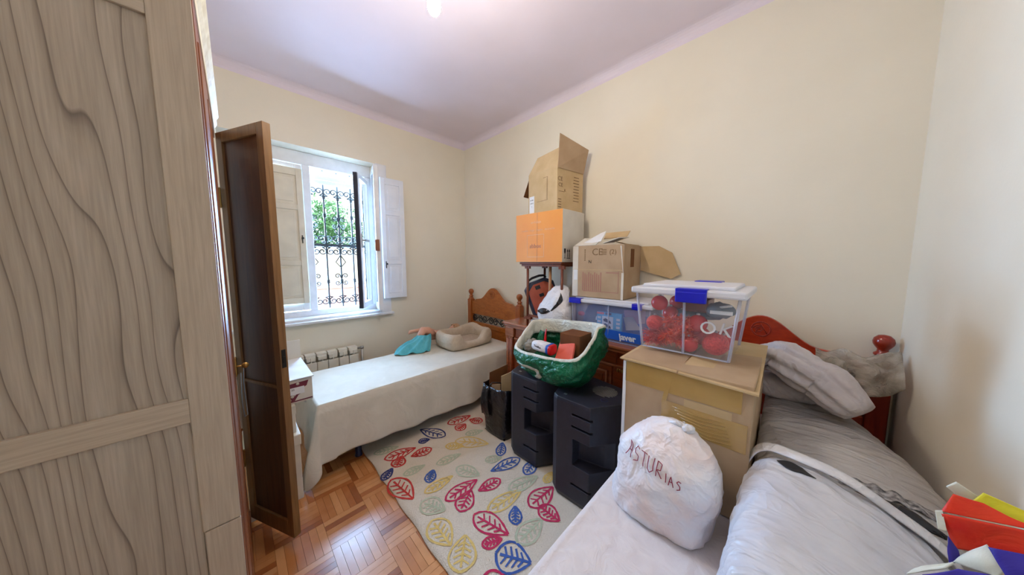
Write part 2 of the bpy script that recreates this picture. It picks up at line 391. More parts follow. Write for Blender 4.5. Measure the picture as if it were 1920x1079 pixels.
def spiral(c, r, a0, turns, ax, flip=1, n=26, r1=.25):
    """points of a scroll in the plane across axis ax"""
    pts = []
    for i in range(n):
        t = i/(n-1); a = a0+flip*turns*2*pi*t; q = r*(1-(1-r1)*t)
        u, v = q*cos(a), q*sin(a)
        pts.append((c[0]+u, c[1], c[2]+v) if ax == 1 else (c[0], c[1]+u, c[2]+v))
    return pts

# ------------------------------------------------------------------ the room
XB, YA, YC, XD, ZC = 2.40, 3.36, -.43, -.66, 3.12
ZS, ZH, WX0, WX1 = .89, 2.58, -.04, 1.185
fl = struct('floor', MB().box((XD-.3, YC-.3, -.2), (XB+.3, YA+.46, -.012)), 'oak4', loc=(0, 0, 0))
stave_mesh = {}
rest = MB(); bs = .21; ns = 6
for bi in range(-4, 13):
    for bj in range(-3, 17):
        x0 = .05+bi*bs; y0 = .10+bj*bs
        if x0+bs < XD or x0 > XB or y0+bs < YC or y0 > YA: continue
        along = (bi+bj) % 2 == 0; vis = -.2 < x0 < .63 and .3 < y0 < 2.3
        for k in range(ns):
            wv = bs/ns; g = .0006
            if along: lo = (x0+g, y0+k*wv+g); hi = (x0+bs-g, y0+(k+1)*wv-g)
            else: lo = (x0+k*wv+g, y0+g); hi = (x0+(k+1)*wv-g, y0+bs-g)
            lo = (max(lo[0], XD), max(lo[1], YC)); hi = (min(hi[0], XB), min(hi[1], YA))
            if hi[0]-lo[0] < .004 or hi[1]-lo[1] < .004: continue
            if vis: P('parquet_stave', MB().box((lo[0], lo[1], -.012), (hi[0], hi[1], -.0006*random.random())), 'oak%d' % random.choice([0, 1, 1, 2, 2, 3, 3, 4]), fl)
            else: rest.box((lo[0], lo[1], -.012), (hi[0], hi[1], 0))
P('parquet_field', rest, 'oak1', fl, kind='stuff')
struct('ceiling', MB().box((XD-.3, YC-.3, ZC), (XB+.3, YA+.46, ZC+.2)), 'ceil')
struct('wall_right', MB().box((XB, YC-.3, 0), (XB+.2, YA+.46, ZC)), 'wall')
struct('wall_left', MB().box((XD-.2, YC-.3, 0), (XD, YA+.46, ZC)), 'wall')
struct('wall_front', MB().box((XD, YC-.2, 0), (XB, YC, ZC)), 'wall')
wb = MB(); Y2 = YA+.44
wb.box((XD, YA, 0), (WX0, Y2, ZC)).box((WX1, YA, 0), (XB, Y2, ZC)).box((WX0, YA, 0), (WX1, Y2, ZS)).box((WX0, YA, ZH), (WX1, Y2, ZC))
struct('wall_back', wb, 'wall')
def cove(r=.07, n=6): return [(0, 0)]+[(r-r*sin(a), r-r*cos(a)) for a in [pi/2*i/n for i in range(n+1)]]
cv = cove()
struct('trim_1', MB().prism([(YA-a, ZC-b) for a, b in cv], 0, XD, XB), 'ceil')
struct('trim_2', MB().prism([(XB-a, ZC-b) for a, b in cv], 1, YC, YA), 'ceil')

# window: frame, left sash under a closed shutter, right sashes folded in, shutter against the wall
win = bpy.data.objects.new('window_1', None); link(win); win.location = (.57, YA, ZS); ORG['window_1'] = Vector(win.location); win['kind'] = 'structure'
YF = 3.52
fr = MB().box((WX0, YF, .915), (WX1, YF+.07, .975)).box((WX0, YF, 2.455), (WX1, YF+.07, ZH)).box((WX0, YF, .975), (.01, YF+.07, 2.455)).box((1.115, YF, .975), (WX1, YF+.07, 2.455)).box((.535, YF-.005, .975), (.60, YF+.07, 2.455))
P('frame', fr, 'white', win, bev=.006)
sl = MB().box((WX0-.03, YA-.055, .868), (1.315, YA+.01, .892)).box((WX0, YA, .892), (WX1, YF+.02, .916))
P('sill', sl, 'white', win, bev=.004)
P('architrave', MB().box((WX1, YA-.012, .892), (1.30, YA+.002, 2.585)), 'white', win, bev=.003)
def sash(w_, z0, z1, th=.045, st=.055, edge=None, at=(0, 0), ang=0, mat='white'):
    """a glazed sash hinged at `at`, its free end turned by ang"""
    R = Matrix.Translation((at[0], at[1], 0)) @ Matrix.Rotation(ang, 4, 'Z')
    f = MB().box((0, 0, z0), (st, th, z1), R).box((w_-st, 0, z0), (w_, th, z1), R).box((st, 0, z0), (w_-st, th, z0+st*1.3), R).box((st, 0, z1-st), (w_-st, th, z1), R)
    o = P('sash', f, mat, win, bev=.004)
    P('pane', MB().box((st, th*.4, z0+st), (w_-st, th*.6, z1-st), R), 'glass', o)
    if edge: P('gasket', MB().box((w_, .004, z0+.002), (w_+.022, th-.004, z1-.002), R), edge, o)
    return o, R
sash(.52, .985, 2.45, at=(.012, YF+.008))
def shutter(x0, x1, z0, z1, yf, m, knob_x, hz):
    st = .05; th = .028
    f = MB().box((x0, yf, z0), (x0+st, yf+th, z1)).box((x1-st, yf, z0), (x1, yf+th, z1))
    H = z1-z0; cuts = [z0, z0+.06, z0+H*.29, z0+H*.29+.05, z0+H*.70, z0+H*.70+.05, z1-.07, z1]
    for a, b in ((0, 1), (2, 3), (4, 5), (6, 7)): f.box((x0+st, yf, cuts[a]), (x1-st, yf+th, cuts[b]))
    o = P('shutter', f, m, win, bev=.003)
    for a, b in ((1, 2), (3, 4), (5, 6)):
        P('shutter_panel', MB().box((x0+st, yf+.010, cuts[a]), (x1-st, yf+th-.004, cuts[b])).box((x0+st+.03, yf+.004, cuts[a]+.03), (x1-st-.03, yf+.012, cuts[b]-.03)), m, o, bev=.002)
    P('latch', MB().lathe([(.004, 0), (.004, -.02), (.011, -.022), (.011, -.032), (.003, -.034)], (knob_x, yf, hz), 10, axis='y').box((knob_x-.004, yf-.006, hz-.05), (knob_x+.004, yf, hz+.03)), 'iron', o)
    return o
shutter(.015, .528, 1.06, 2.40, YF-.032, 'shutter', .50, 1.72)
shutter(1.205, 1.468, 1.06, 2.43, YA-.075, 'shutw', 1.235, 1.46)
# inner sash standing almost straight into the room
o2, R2 = sash(.40, .955, 2.50, at=(1.178, YF-.005), ang=radians(-104), st=.05)
P('lock_case', MB().box((.385, -.012, 1.60), (.415, .03, 1.72), R2), 'red_edge', o2)
# outer sash half open, dark gasket along its free edge
o1, R1 = sash(.345, .985, 2.40, at=(1.105, YF-.005), ang=radians(-123), st=.045, edge='gasket')
hd = MB().box((.318, .045, 1.63), (.335, .056, 1.78), R1).box((.31, .056, 1.70), (.335, .09, 1.722), R1).box((.20, .075, 1.70), (.335, .09, 1.722), R1)
P('handle', hd, 'steel', o1, bev=.003)
for k in range(3):
    P('roller_slat', MB().box((.60, YF+.085, 2.315+k*.045), (1.115, YF+.10, 2.357+k*.045)), 'white', win, bev=.005)

# iron grille in the window's outer reveal
YG = 3.715
g = thing('window_grille', 'black wrought iron grille with scrolls outside the window', 'grille', (.57, YG, .90))
bx = [.07+.135*i for i in range(9)]
for x in bx:
    mb = MB().box((x-.008, YG-.008, .895), (x+.008, YG+.008, 2.575))
    for z in (1.02, 1.26, 1.60, 1.74, 2.0, 2.2): mb.box((x-.014, YG-.014, z-.022), (x+.014, YG+.014, z+.022))
    P('bar', mb, 'iron', g, bev=.003)
P('crossbar', MB().box((WX0+.002, YG-.012, 1.655), (WX1-.002, YG+.012, 1.685)), 'iron', g)
for i, x in enumerate(bx[3:8]):
    for sgn in (1, -1):
        for z0, fl_ in ((1.60, 1), (1.745, -1), (1.035, 1), (2.26, -1)):
            pts = spiral((x+sgn*.040, YG, z0+.0), .042, (pi/2 if fl_ > 0 else -pi/2), 1.4, 1, sgn*fl_, 22, .2)
            P('scroll', MB().tube([(x, YG, z0+fl_*.055)]+pts, .0065, 5), 'iron', g)
        if i % 2:
            for z0 in (1.28, 1.93):
                for up in (1, -1):
                    P('scroll', MB().tube([(x, YG, z0)]+spiral((x+sgn*.04, YG, z0+up*.04), .028, (pi if sgn > 0 else 0), 1.3, 1, -sgn*up, 20, .25), .0058, 5), 'iron', g)
            P('scroll', MB().tube([(x, YG, 1.42), (x+sgn*.05, YG, 1.48), (x, YG, 1.56)], .0058, 5), 'iron', g)
            P('scroll', MB().tube([(x, YG, 1.78), (x+sgn*.045, YG, 1.84), (x, YG, 1.90)], .0058, 5), 'iron', g)

# outside
struct('terrain', MB().box((-40, 3.9, -.6), (40, 60, -.35)), 'ground')
tag(P('terrace_parapet', MB().box((-6, 5.9, -.35), (8, 6.2, 1.0)).box((-6, 5.86, 1.0), (8, 6.24, 1.05)), 'terracotta', bev=.01), 'low terracotta terrace parapet outside the window', 'parapet')
tag(P('garden_wall', MB().box((-14, 12, -.35), (18, 12.3, 1.95)).box((-14, 11.95, 1.95), (18, 12.35, 2.02)), 'render_w', bev=.01), 'pale rendered garden wall below the trees', 'wall')
def tree(loc, h, r, label, seed, n=2600):
    rnd = random.Random(seed); t = thing('leafy_tree', label, 'tree', loc, 'trees beyond the garden wall')
    x, y, z = loc
    P('trunk', MB().tube([(x, y, z), (x+.1, y, z+h*.3), (x-.05, y, z+h*.6)], [.16, .13, .07], 8), 'bark', t)
    mb = MB()
    clumps = [(Vector((x+rnd.uniform(-r, r)*.75, y+rnd.uniform(-r, r)*.6, z+h*.6+rnd.uniform(-.42, .42)*h*.75)), rnd.uniform(.3, .55)*r) for _ in range(16)]
    for k in range(n):
        c, cr = rnd.choice(clumps); d = Vector((rnd.gauss(0, 1), rnd.gauss(0, 1), rnd.gauss(0, 1))).normalized()*cr*rnd.uniform(.6, 1.05)
        q = c+d; a = Vector((rnd.gauss(0, 1), rnd.gauss(0, 1), rnd.gauss(0, 1))).normalized(); b = a.orthogonal().normalized(); s_ = rnd.uniform(.06, .12)
        mb.add([q-a*s_, q+b*s_*.5, q+a*s_, q-b*s_*.5], [(0, 1, 2, 3)])
    P('foliage', mb, 'leafgreen', t, kind='stuff')
tree((2.6, 15, -.35), 4.9, 1.5, 'rounded green tree seen through the grille left of the middle bar', 3)
tree((4.6, 16, -.35), 4.3, 1.3, 'smaller green tree to the right behind the open sash', 5)

# bulb on the ceiling
lamp = thing('ceiling_bulb', 'bare glowing light bulb hanging at the ceiling', 'lamp', (.70, 1.19, 2.575))
P('bulb', MB().lathe([(.004, -.0), (.018, .004), (.026, .016), (.029, .034), (.025, .055), (.017, .078), (.014, .085)], (.70, 1.19, 2.58), 20), 'bulb', lamp)
P('lampholder', MB().lathe([(.015, 0), (.021, .004), (.021, .04), (.012, .055), (.006, .06)], (.70, 1.19, 2.665), 16).lathe([(.004, 0), (.004, .39)], (.70, 1.19, 2.72), 8).lathe([(.04, 0), (.04, .018)], (.70, 1.19, 3.10), 20), 'white', lamp)

# radiator
rad = thing('radiator', 'white aluminium sectional radiator under the window', 'radiator', (.4, 3.27, .05))
for k in range(12):
    x = .885-.093*(k+1)
    mb = MB().box((x, 3.215, .06), (x+.088, 3.222, .50)).box((x+.036, 3.222, .06), (x+.052, 3.32, .50)).box((x, 3.315, .06), (x+.088, 3.322, .575))
    mb.box((x+.002, 3.235, .545), (x+.086, 3.315, .575)).box((x+.008, 3.225, .51), (x+.08, 3.24, .55)).box((x+.04, 3.213, .50), (x+.048, 3.235, .55))
    P('radiator_section', mb, 'radw', rad, bev=.003)
P('valve', MB().lathe([(.012, 0), (.012, .03), (.018, .032), (.018, .06), (.01, .062)], (.885, 3.27, .545), 12, axis='x').tube([(.93, 3.27, .54), (.93, 3.27, .05)], .009, 8), 'steel', rad)

# ------------------------------------------------------------------ wardrobe
WF, WY0, WY1, WT = -.032, 1.0, 2.06, 2.13
wd = thing('wardrobe', 'tall pale ash wardrobe at left with framed side panel and brown door ajar', 'wardrobe', (-.3, 1.5, 0))
P('carcass', MB().box((-.62, WY0+.012, .05), (WF-.03, WY1-.03, WT-.01)), 'ashs', wd)
def side(lo, hi, d=0): return MB().box((lo[0], WY0-d, lo[1]), (hi[0], WY0+.012, hi[1]))
P('side_stile', side((-.10, .80), (WF, WT)), 'ashs', wd, bev=.0015)
P('side_stile', side((-.62, 0), (-.555, WT)), 'ashs', wd, bev=.0015)
P('corner_block', side((-.097, 0), (WF, .798), .002), 'ashs', wd, bev=.0015)
P('side_rail', side((-.555, 2.005), (-.10, WT)), 'ashr', wd, bev=.0015)
P('side_rail', side((-.555, 1.092), (-.10, 1.152)), 'ashr', wd, bev=.0015)
P('side_rail', side((-.555, .02), (-.10, .12)), 'ashr', wd, bev=.0015)
P('side_panel', MB().box((-.555, WY0+.008, 1.152), (-.10, WY0+.02, 2.005)), 'ash', wd)
P('side_panel', MB().box((-.555, WY0+.008, .12), (-.10, WY0+.02, 1.092)), 'ash', wd)
for a, b in ((1.012, 1.345), (1.35, 1.69)):
    d = P('door', MB().box((WF-.03, a, .10), (WF+.002, b, 2.09)).box((WF, a+.05, .16), (WF+.005, b-.05, 2.02)), 'red_edge', wd, bev=.003)
P('plinth', MB().box((WF-.04, WY0+.012, 0), (WF+.004, WY1, .085)), 'red_edge', wd, bev=.003)
P('top_frame', MB().box((WF-.03, WY0+.012, 2.095), (WF+.002, WY1, WT)), 'red_edge', wd)
cp = [(WF-.02, WT-.01), (WF+.004, WT-.01), (WF+.006, WT+.02), (WF+.014, WT+.035), (WF+.014, WT+.06), (WF+.022, WT+.075), (WF+.022, WT+.10), (WF-.02, WT+.10)]
P('crown_moulding', MB().prism(cp, 1, WY0-.015, WY1+.02), 'crown', wd)
P('crown_moulding', MB().box((-.64, WY0-.015, WT), (WF-.02, WY1+.02, WT+.10)), 'crown', wd)
key = P('key', MB().tube([(WF+.005, 1.66, 1.03), (WF+.03, 1.66, 1.03)], .004, 8).lathe([(.012, -.004), (.012, .004)], (WF+.036, 1.66, 1.03), 12, axis='y').box((WF+.001, 1.645, .99), (WF+.008, 1.675, 1.07)), 'brass', wd)
P('key_cord', MB().tube([(WF+.03, 1.66, 1.02), (WF+.026, 1.672, .95), (WF+.028, 1.68, .86), (WF+.03, 1.672, .80), (WF+.02, 1.655, .80), (WF+.016, 1.65, .88), (WF+.02, 1.655, 1.0)], .002, 6), 'greyish', key)
# the far door, swung open towards the room
hx, hy = -.028, 2.035; dv = Vector((.126+.028, 1.711-2.035, 0)); dl = dv.length; ang = atan2(dv.y, dv.x)
R = Matrix.Translation((hx, hy, 0)) @ Matrix.Rotation(ang, 4, 'Z')      # local x: hinge to free edge, local +y: room side, -y: face towards us
z0, z1, st, th = .06, 2.112, .045, .033
dm = MB().box((0, 0, z0), (st, th, z1), R).box((dl-st, 0, z0), (dl, th, z1), R).box((st, 0, z0), (dl-st, th, z0+.085), R).box((st, 0, z1-.05), (dl-st, th, z1), R)
door = P('door', dm, 'darkw2', wd, bev=.002, label='brown inner face of the wardrobe door that stands ajar')
P('door_panel', MB().box((st, .010, z0+.085), (dl-st, th-.008, z1-.05), R), 'darkw', door)
P('cross_rib', MB().box((st-.01, .002, .855), (dl-st+.01, .012, .868), R), 'darkw2', door)
P('lock_plate', MB().box((dl, .006, .965), (dl+.0025, .024, 1.055), R).box((dl+.002, .010, .99), (dl+.006, .02, 1.02), R), 'iron', door)
for z in (.42, .935, 1.80):
    P('hinge', MB().lathe([(.002, -.05), (.005, -.046), (.005, -.038), (.0045, -.036), (.0045, .036), (.005, .038), (.005, .046), (.002, .05)], (hx-.002, hy-.012, z), 10), 'brass', door)

# ------------------------------------------------------------------ beds
def make_bed(yc, label, wm, wv, lo=-.46, hi=.46, xh=2.335):
    b = thing('single_bed', label, 'bed', (1.3, yc, 0))
    for sg in (1, -1):
        y = yc+sg*.47
        P('post', MB().box((xh-.037, y-.037, 0), (xh+.037, y+.037, .965), bev=.006).lathe([(.037, .965), (.037, .975), (.026, .985), (.023, .995), (.03, 1.003), (.03, 1.01), (.02, 1.02), (.019, 1.032), (.026, 1.042), (.035, 1.058), (.037, 1.072), (.033, 1.09), (.02, 1.104), (.004, 1.108)], (xh, y, 0), 18), wv, b)
    pr = []
    for i in range(41):
        t = -1+2*i/40; a = abs(t)
        if a < .62: z = .985+.16*(.5+.5*cos(pi*a/.62))
        elif a < .80: z = .985-.012*(a-.62)/.18
        else: z = .973-.035*sin((a-.8)/.2*pi/2)
        pr.append((yc+t*.433, z))
    hp = P('headboard_panel', MB().prism([(yc-.433, .765)]+pr+[(yc+.433, .765)], 0, xh-.014, xh+.014), wm, b, bev=.003)
    P('carved_rosette', MB().tube([(xh-.015, yc+.045*cos(2*pi*i/24), 1.06+.045*sin(2*pi*i/24)) for i in range(25)], .0035, 6).tube(spiral((xh-.015, yc+.012, 1.06), .025, 0, 1.5, 0), .003, 6).tube([(xh-.015, yc-.03, 1.03), (xh-.015, yc, 1.09), (xh-.015, yc+.025, 1.035)], .003, 6), wv, hp)
    for k, y in enumerate((.26, .14, -.02, -.14, -.26)):
        P('carved_leaf', MB().tube([(xh-.0145, yc+y+.03*cos(a), .865+.03*sin(a)*(1 if k % 2 else -1)) for a in [i*pi/8 for i in range(9)]], [.001, .003, .0035, .004, .004, .0035, .003, .002, .001], 6), wv, hp)
    P('lower_rail', MB().box((xh-.018, yc-.433, .595), (xh+.018, yc+.433, .655)), wm, b, bev=.005)
    P('lower_panel', MB().box((xh-.010, yc-.433, .25), (xh+.012, yc+.433, .60)), wm, b)
    for q in (-.325, -.108, .108, .325):
        f = 1 if q > 0 else -1
        top = spiral((xh, yc+q+.060*f, .715), .046, -pi/2, 1.3, 0, f, 26, .25); bot = spiral((xh, yc+q-.060*f, .705), .046, pi/2, 1.3, 0, f, 26, .25)
        P('scroll', MB().tube(top[::-1]+bot, .006, 7), 'iron', b)
    P('bed_base', MB().box((.40, yc+lo, .25), (2.30, yc+hi, .30)).box((.42, yc+lo+.02, .22), (2.28, yc+lo+.06, .25)).box((.42, yc+hi-.06, .22), (2.28, yc+hi-.02, .25)), 'navy', b, bev=.005)
    for x in (.58, 2.1):
        for y in (lo+.03, hi-.03):
            P('leg', MB().lathe([(.026, 0), (.026, .01), (.022, .015), (.024, .25)], (x, yc+y, 0), 14), 'navy', b)
    return b
ZM1 = .50; Y1c = 2.68
bed1 = make_bed(Y1c, 'honey pine single bed with scroll ironwork headboard below the window', 'pine', 'pinev', -.46, .24)
tag(P('mattress', MB().box((.31, 2.215, .305), (2.285, 2.93, ZM1-.012), bev=.04), 'lining', smooth=True), 'mattress under the cream bedspread of the pine bed', 'mattress')
ZM2 = .53; Y2c = .10
bed2 = make_bed(Y2c, 'light-reddened pine single bed by the right corner with loaded mattress', 'cherry', 'pinev_redlit', -.46, .385)
mt = MB().box((.33, -.41, .305), (2.285, .50, ZM2-.008), bev=.05)
tag(P('mattress', mt, 'lining', smooth=True), 'mattress under the white quilt of the light-reddened bed', 'mattress')
# bedspread on the pine bed: flat top, one long drop, the foot corner falls in a cone of folds
def spread_fn(x0, x1, y0, y1, top, front, foot, flare=.07, amp=.010):
    L = (x1-x0)+foot; Wd = (y1-y0)+front
    def fn(u, v):
        a = x0-foot+u*L; b = y0-front+v*Wd
        da = max(0, x0-a); db = max(0, y0-b); r = hypot(da, db)
        if r < 1e-6:
            z = top+.006*mnoise.noise(Vector((a*3, b*3, 1)))+.004*mnoise.noise(Vector((a*9, b*9, 4))); return (a, b, z)
        th = atan2(db, da); k = min(1, r/.05)
        rip = (.012+amp*sin(a*9+1)+amp*sin(a*21))*min(1, r/.3) if db > da else .01*sin(b*14)*min(1, r/.3)
        cone = sin(2*th) if da > 0 and db > 0 else 0
        out = flare*(r/.45)**1.0+.018*k+rip+cone*.05*(r/.5)
        fold = .045*sin(th*7)*cone*(r/.5)
        return (max(a, x0)-cos(th)*out+sin(th)*fold, max(b, y0)-sin(th)*out-cos(th)*fold, max(.012, top-r*.985+.012*(1-k)))
    return fn
fn = spread_fn(.335, 2.27, 2.185, 2.965, ZM1+.012, .385, .36, .045)
def fn1(u, v):
    x, y, z = fn(u, v)
    if v > .95: z -= ((v-.95)/.05)**2*.10
    if x > .42 and z < .3: z += .03*sin(x*3.1+.4)*(.3-z)/.3+.012*sin(x*11)*(.3-z)/.3
    return (x, y, z)
sp = P('bedspread', MB().grid(fn1, 150, 90, th=.004), 'spread')
tag(sp, 'cream bedspread draped over the pine bed down to the floor at its foot', 'bedspread')
# quilt on the light-reddened bed
fq = spread_fn(.345, 2.27, -.405, .495, ZM2+.004, 0.0, .3, .03)
def fnq(u, v):
    b = -.405+v*(.90+.40); a = .345-.3+u*(1.925+.3)
    if b <= .495:
        return fq(u, (b+.405)/.90) if True else None
    r = b-.495; k = min(1, r/.05); x = max(a, .345-.03)
    return (x, .495+.022*k+.03*r+.006*sin(a*13)*min(1, r/.2), ZM2+.004-r*.99+.012*(1-k)-max(0, .345-a)*.5)
q = P('quilt', MB().grid(fnq, 110, 70, th=.006), 'quilt')
tag(q, 'white quilt covering the light-reddened bed by the right wall', 'quilt')

# pet bed
pb = thing('pet_bed', 'beige padded pet bed with a low front on the bedspread', 'pet bed', (1.87, 2.70, ZM1+.012))
cx, cy, rx, ry, zb = 1.865, 2.665, .255, .17, ZM1+.018
def petwall(u, v):
    a = 2*pi*u; e = 7
    ca, sa = cos(a), sin(a); k = (abs(ca)**e+abs(sa)**e)**(-1/e)
    x, y = k*ca, k*sa
    low = max(0, 1-abs(x+.0)/.62)**.6 if y < -.55 else 0
    h = .165-.092*min(1, low*1.8); h += .03*max(0, x)*max(0, y)+.012*(abs(x*y))
    tk = .052; t = v*2*pi
    o = Vector((x, y)).normalized()
    return (cx+x*rx+o.x*tk*cos(t)*.9, cy+y*ry+o.y*tk*cos(t)*.9, zb+h/2+h/2*sin(t)*abs(sin(t))**-.25+.004*mnoise.noise(Vector((x*6, y*6, t))))
def petwall_s(u, v):
    try: return petwall(u, v)
    except ZeroDivisionError: return petwall(u, v+1e-4)
P('bolster', MB().grid(petwall_s, 96, 21, closed_u=True), 'petbed', pb)
P('cushion', MB().blob((cx, cy, zb+.035), (rx*.86, ry*.82, .035), 4, .006, 12, 2), 'petin', pb)
# doll with teal skirt, lying by the wall behind the pet bed
dl_ = thing('doll', 'fair haired doll in a teal skirt lying beside the pet bed', 'doll', (1.6, 2.98, ZM1+.012))
DYO = -.065
bd = MB().loft([((1.56, 3.00, .615), (0, .045, 0), (0, 0, .05), 2), ((1.63, 3.02, .61), (0, .058, 0), (0, 0, .055), 2), ((1.72, 3.03, .60), (0, .062, 0), (0, 0, .055), 2), ((1.80, 3.03, .60), (0, .05, 0), (0, 0, .04), 2), ((1.835, 3.03, .605), (0, .022, 0), (0, 0, .022), 2), ((1.86, 3.03, .615), (0, .04, 0), (0, 0, .042), 2), ((1.91, 3.03, .625), (0, .06, 0), (0, 0, .062), 2), ((1.96, 3.03, .625), (0, .05, 0), (0, 0, .052), 2), ((1.985, 3.03, .625), (0, .01, 0), (0, 0, .01), 2)], 18)
bd.tube([(1.66, 3.05, .625), (1.58, 3.06, .675), (1.48, 3.055, .69), (1.40, 3.05, .692), (1.355, 3.05, .69), (1.335, 3.05, .675)], [.036, .030, .024, .019, .021, .010], 10)
bd.tube([(1.60, 2.98, .62), (1.52, 2.96, .69), (1.46, 2.95, .705), (1.42, 2.94, .66), (1.40, 2.93, .60)], [.050, .050, .046, .038, .028], 12)
for v in bd.v: v.y += DYO
P('doll_body', bd, 'skin', dl_)
P('doll_hair', MB().blob((1.945, 3.03+DYO, .645), (.06, .068, .052), 2, .01, 30, 1, nu=24, nv=14), 'dollhair', dl_)
for fy in (3.005, 3.055): P('eye', MB().blob((1.905, fy+DYO, .683), (.007, .009, .004), 2, 0, nu=10, nv=6), 'inkblk', dl_)
def skirt(u, v):
    a = 2*pi*u; r = .06+.11*v; ex = 1+.50*cos(a-2.9)*v
    x = 1.47-.08*v+cos(a)*r*ex*1.1; y = 2.86-.03*v+sin(a)*r*.8
    z = ZM1+.022+(.145*(1-v)**.7)+.040*sin(a*9+v*3)*v*(1-v*.6)+.014*mnoise.noise(Vector((x*14, y*14, 2)))
    return (x, min(y, 2.955), max(ZM1+.02, z))
P('skirt', MB().grid(skirt, 72, 22, closed_u=True), 'teal', dl_)

# boxes at the foot of the pine bed
wbx = thing('storage_box', 'tall white storage box on the floor at the foot of the bed', 'box', (.1, 2.2, 0))
P('box_body', MB().box((-.03, 2.07, 0), (.215, 2.36, .40)), 'boxwhite', wbx, bev=.004)
P('box_lid', MB().box((-.036, 2.064, .355), (.221, 2.366, .425)), 'boxwhite', wbx, bev=.006)
tag(P('shoe_box', MB().box((-.02, 2.10, .4255), (.205, 2.36, .585)).box((-.024, 2.096, .545), (.209, 2.364, .598)), 'boxwhite', bev=.003), 'plain beige box stacked between white storage box and printed box', 'box')
pbx = thing('printed_box', 'white lidded carton with maroon dotted print on top of the stack by the bed', 'box', (.15, 2.3, .598))
bx0, bx1, by0, by1, bz0, bz1 = .03, .305, 2.13, 2.50, .5985, .745
P('box_body', MB().box((bx0, by0, bz0), (bx1, by1, bz1)), 'cardwhite', pbx, bev=.003)
P('box_lid', MB().slab([(bx0-.006, by0-.008, bz1+.002), (bx1+.008, by0-.008, bz1+.004), (bx1-.006, by1+.004, bz1+.03), (bx0, by1+.004, bz1+.03)], .006), 'paper', pbx, bev=.001)
P('box_flap', MB().slab([(.17, by1+.012, bz1), (bx1-.003, by1+.012, bz1), (bx1-.003, by1+.02, bz1+.165), (.17, by1+.02, bz1+.165)], .004), 'cardwhite', pbx)
P('printed_panel', MB().prism([(bx0+.004, bz0+.010), (bx1-.004, bz0+.010), (bx1-.004, bz0+.017), (bx1-.095, bz0+.017), (bx1-.075, bz0+.05), (bx1-.058, bz0+.058), (bx1-.05, bz0+.09), (bx1-.03, bz0+.10), (bx1-.02, bz1-.014), (bx0+.004, bz1-.026)], 1, by0-.0018, by0-.0004), 'maroon', pbx)
for q in ((.06, .625), (.10, .618), (.15, .63), (.185, .625), (.21, .655), (.07, .715), (.12, .718), (.18, .724), (.23, .72), (.20, .645)):
    P('print_dot', MB().lathe([(.0085, -.0005), (.0085, .0003)], (q[0], by0-.0022, q[1]), 12, axis='y'), 'cardwhite', pbx)
P('sticker', MB().box((.145, by0-.003, .655), (.262, by0-.0018, .70)), 'paper', pbx)
text('BOX 20', .016, (.185, by0-.0034, .687), FY, 'inkblk', pbx)
text('AD', .034, (.155, by0-.0034, .638), FY, 'cardwhite', pbx)

# ------------------------------------------------------------------ rug
RZ = .012
rug = thing('rug', 'cream rug with coloured leaf outlines between the two beds', 'rug', (1.25, 1.4, 0))
def rugfn(u, v):
    x = .617+u*1.30+.004*sin(v*40); y = .30+v*2.12+.004*sin(u*31)
    return (x, y, RZ-.0005+.0006*mnoise.noise(Vector((x*20, y*20, 0))))
P('rug_body', MB().grid(rugfn, 40, 60, th=.011), 'rug', rug)
def leaf(a, b, wr_, m, seed=0, lw=.0075):
    """tufted leaf outline from tip a to base b"""
    rnd = random.Random(seed); a = Vector((*a, 0)); b = Vector((*b, 0)); d = b-a; L = d.length; d /= L; n = Vector((-d.y, d.x, 0)); mb = MB()
    def rib(pts, w_):
        vs = []; k = len(pts)
        for i, p in enumerate(pts):
            t = (pts[min(i+1, k-1)]-pts[max(i-1, 0)]).normalized(); s_ = Vector((-t.y, t.x, 0))*w_*(.75+.5*rnd.random())
            z = Vector((0, 0, RZ+.0016+.0004*rnd.random())); vs += [p+s_+z, p-s_+z]
        mb.add(vs, [(2*i, 2*i+1, 2*i+3, 2*i+2) for i in range(k-1)])
    prof = lambda t: (sin(pi*t**.8))**.85*(1-.15*t)*wr_*L/2
    for s_ in (1, -1): rib([a+d*L*t+n*s_*prof(t) for t in [i/14 for i in range(15)]], lw*.5)
    rib([a+d*L*t for t in (.12, .4, .7, .98)], lw*.5)
    for t in (.32, .48, .64, .8):
        for s_ in (1, -1):
            w_ = prof(t-.1)*.66; rib([a+d*L*t, a+d*L*(t-.12)+n*s_*w_], lw*.42)
    return P('leaf_motif', mb, m, rug)
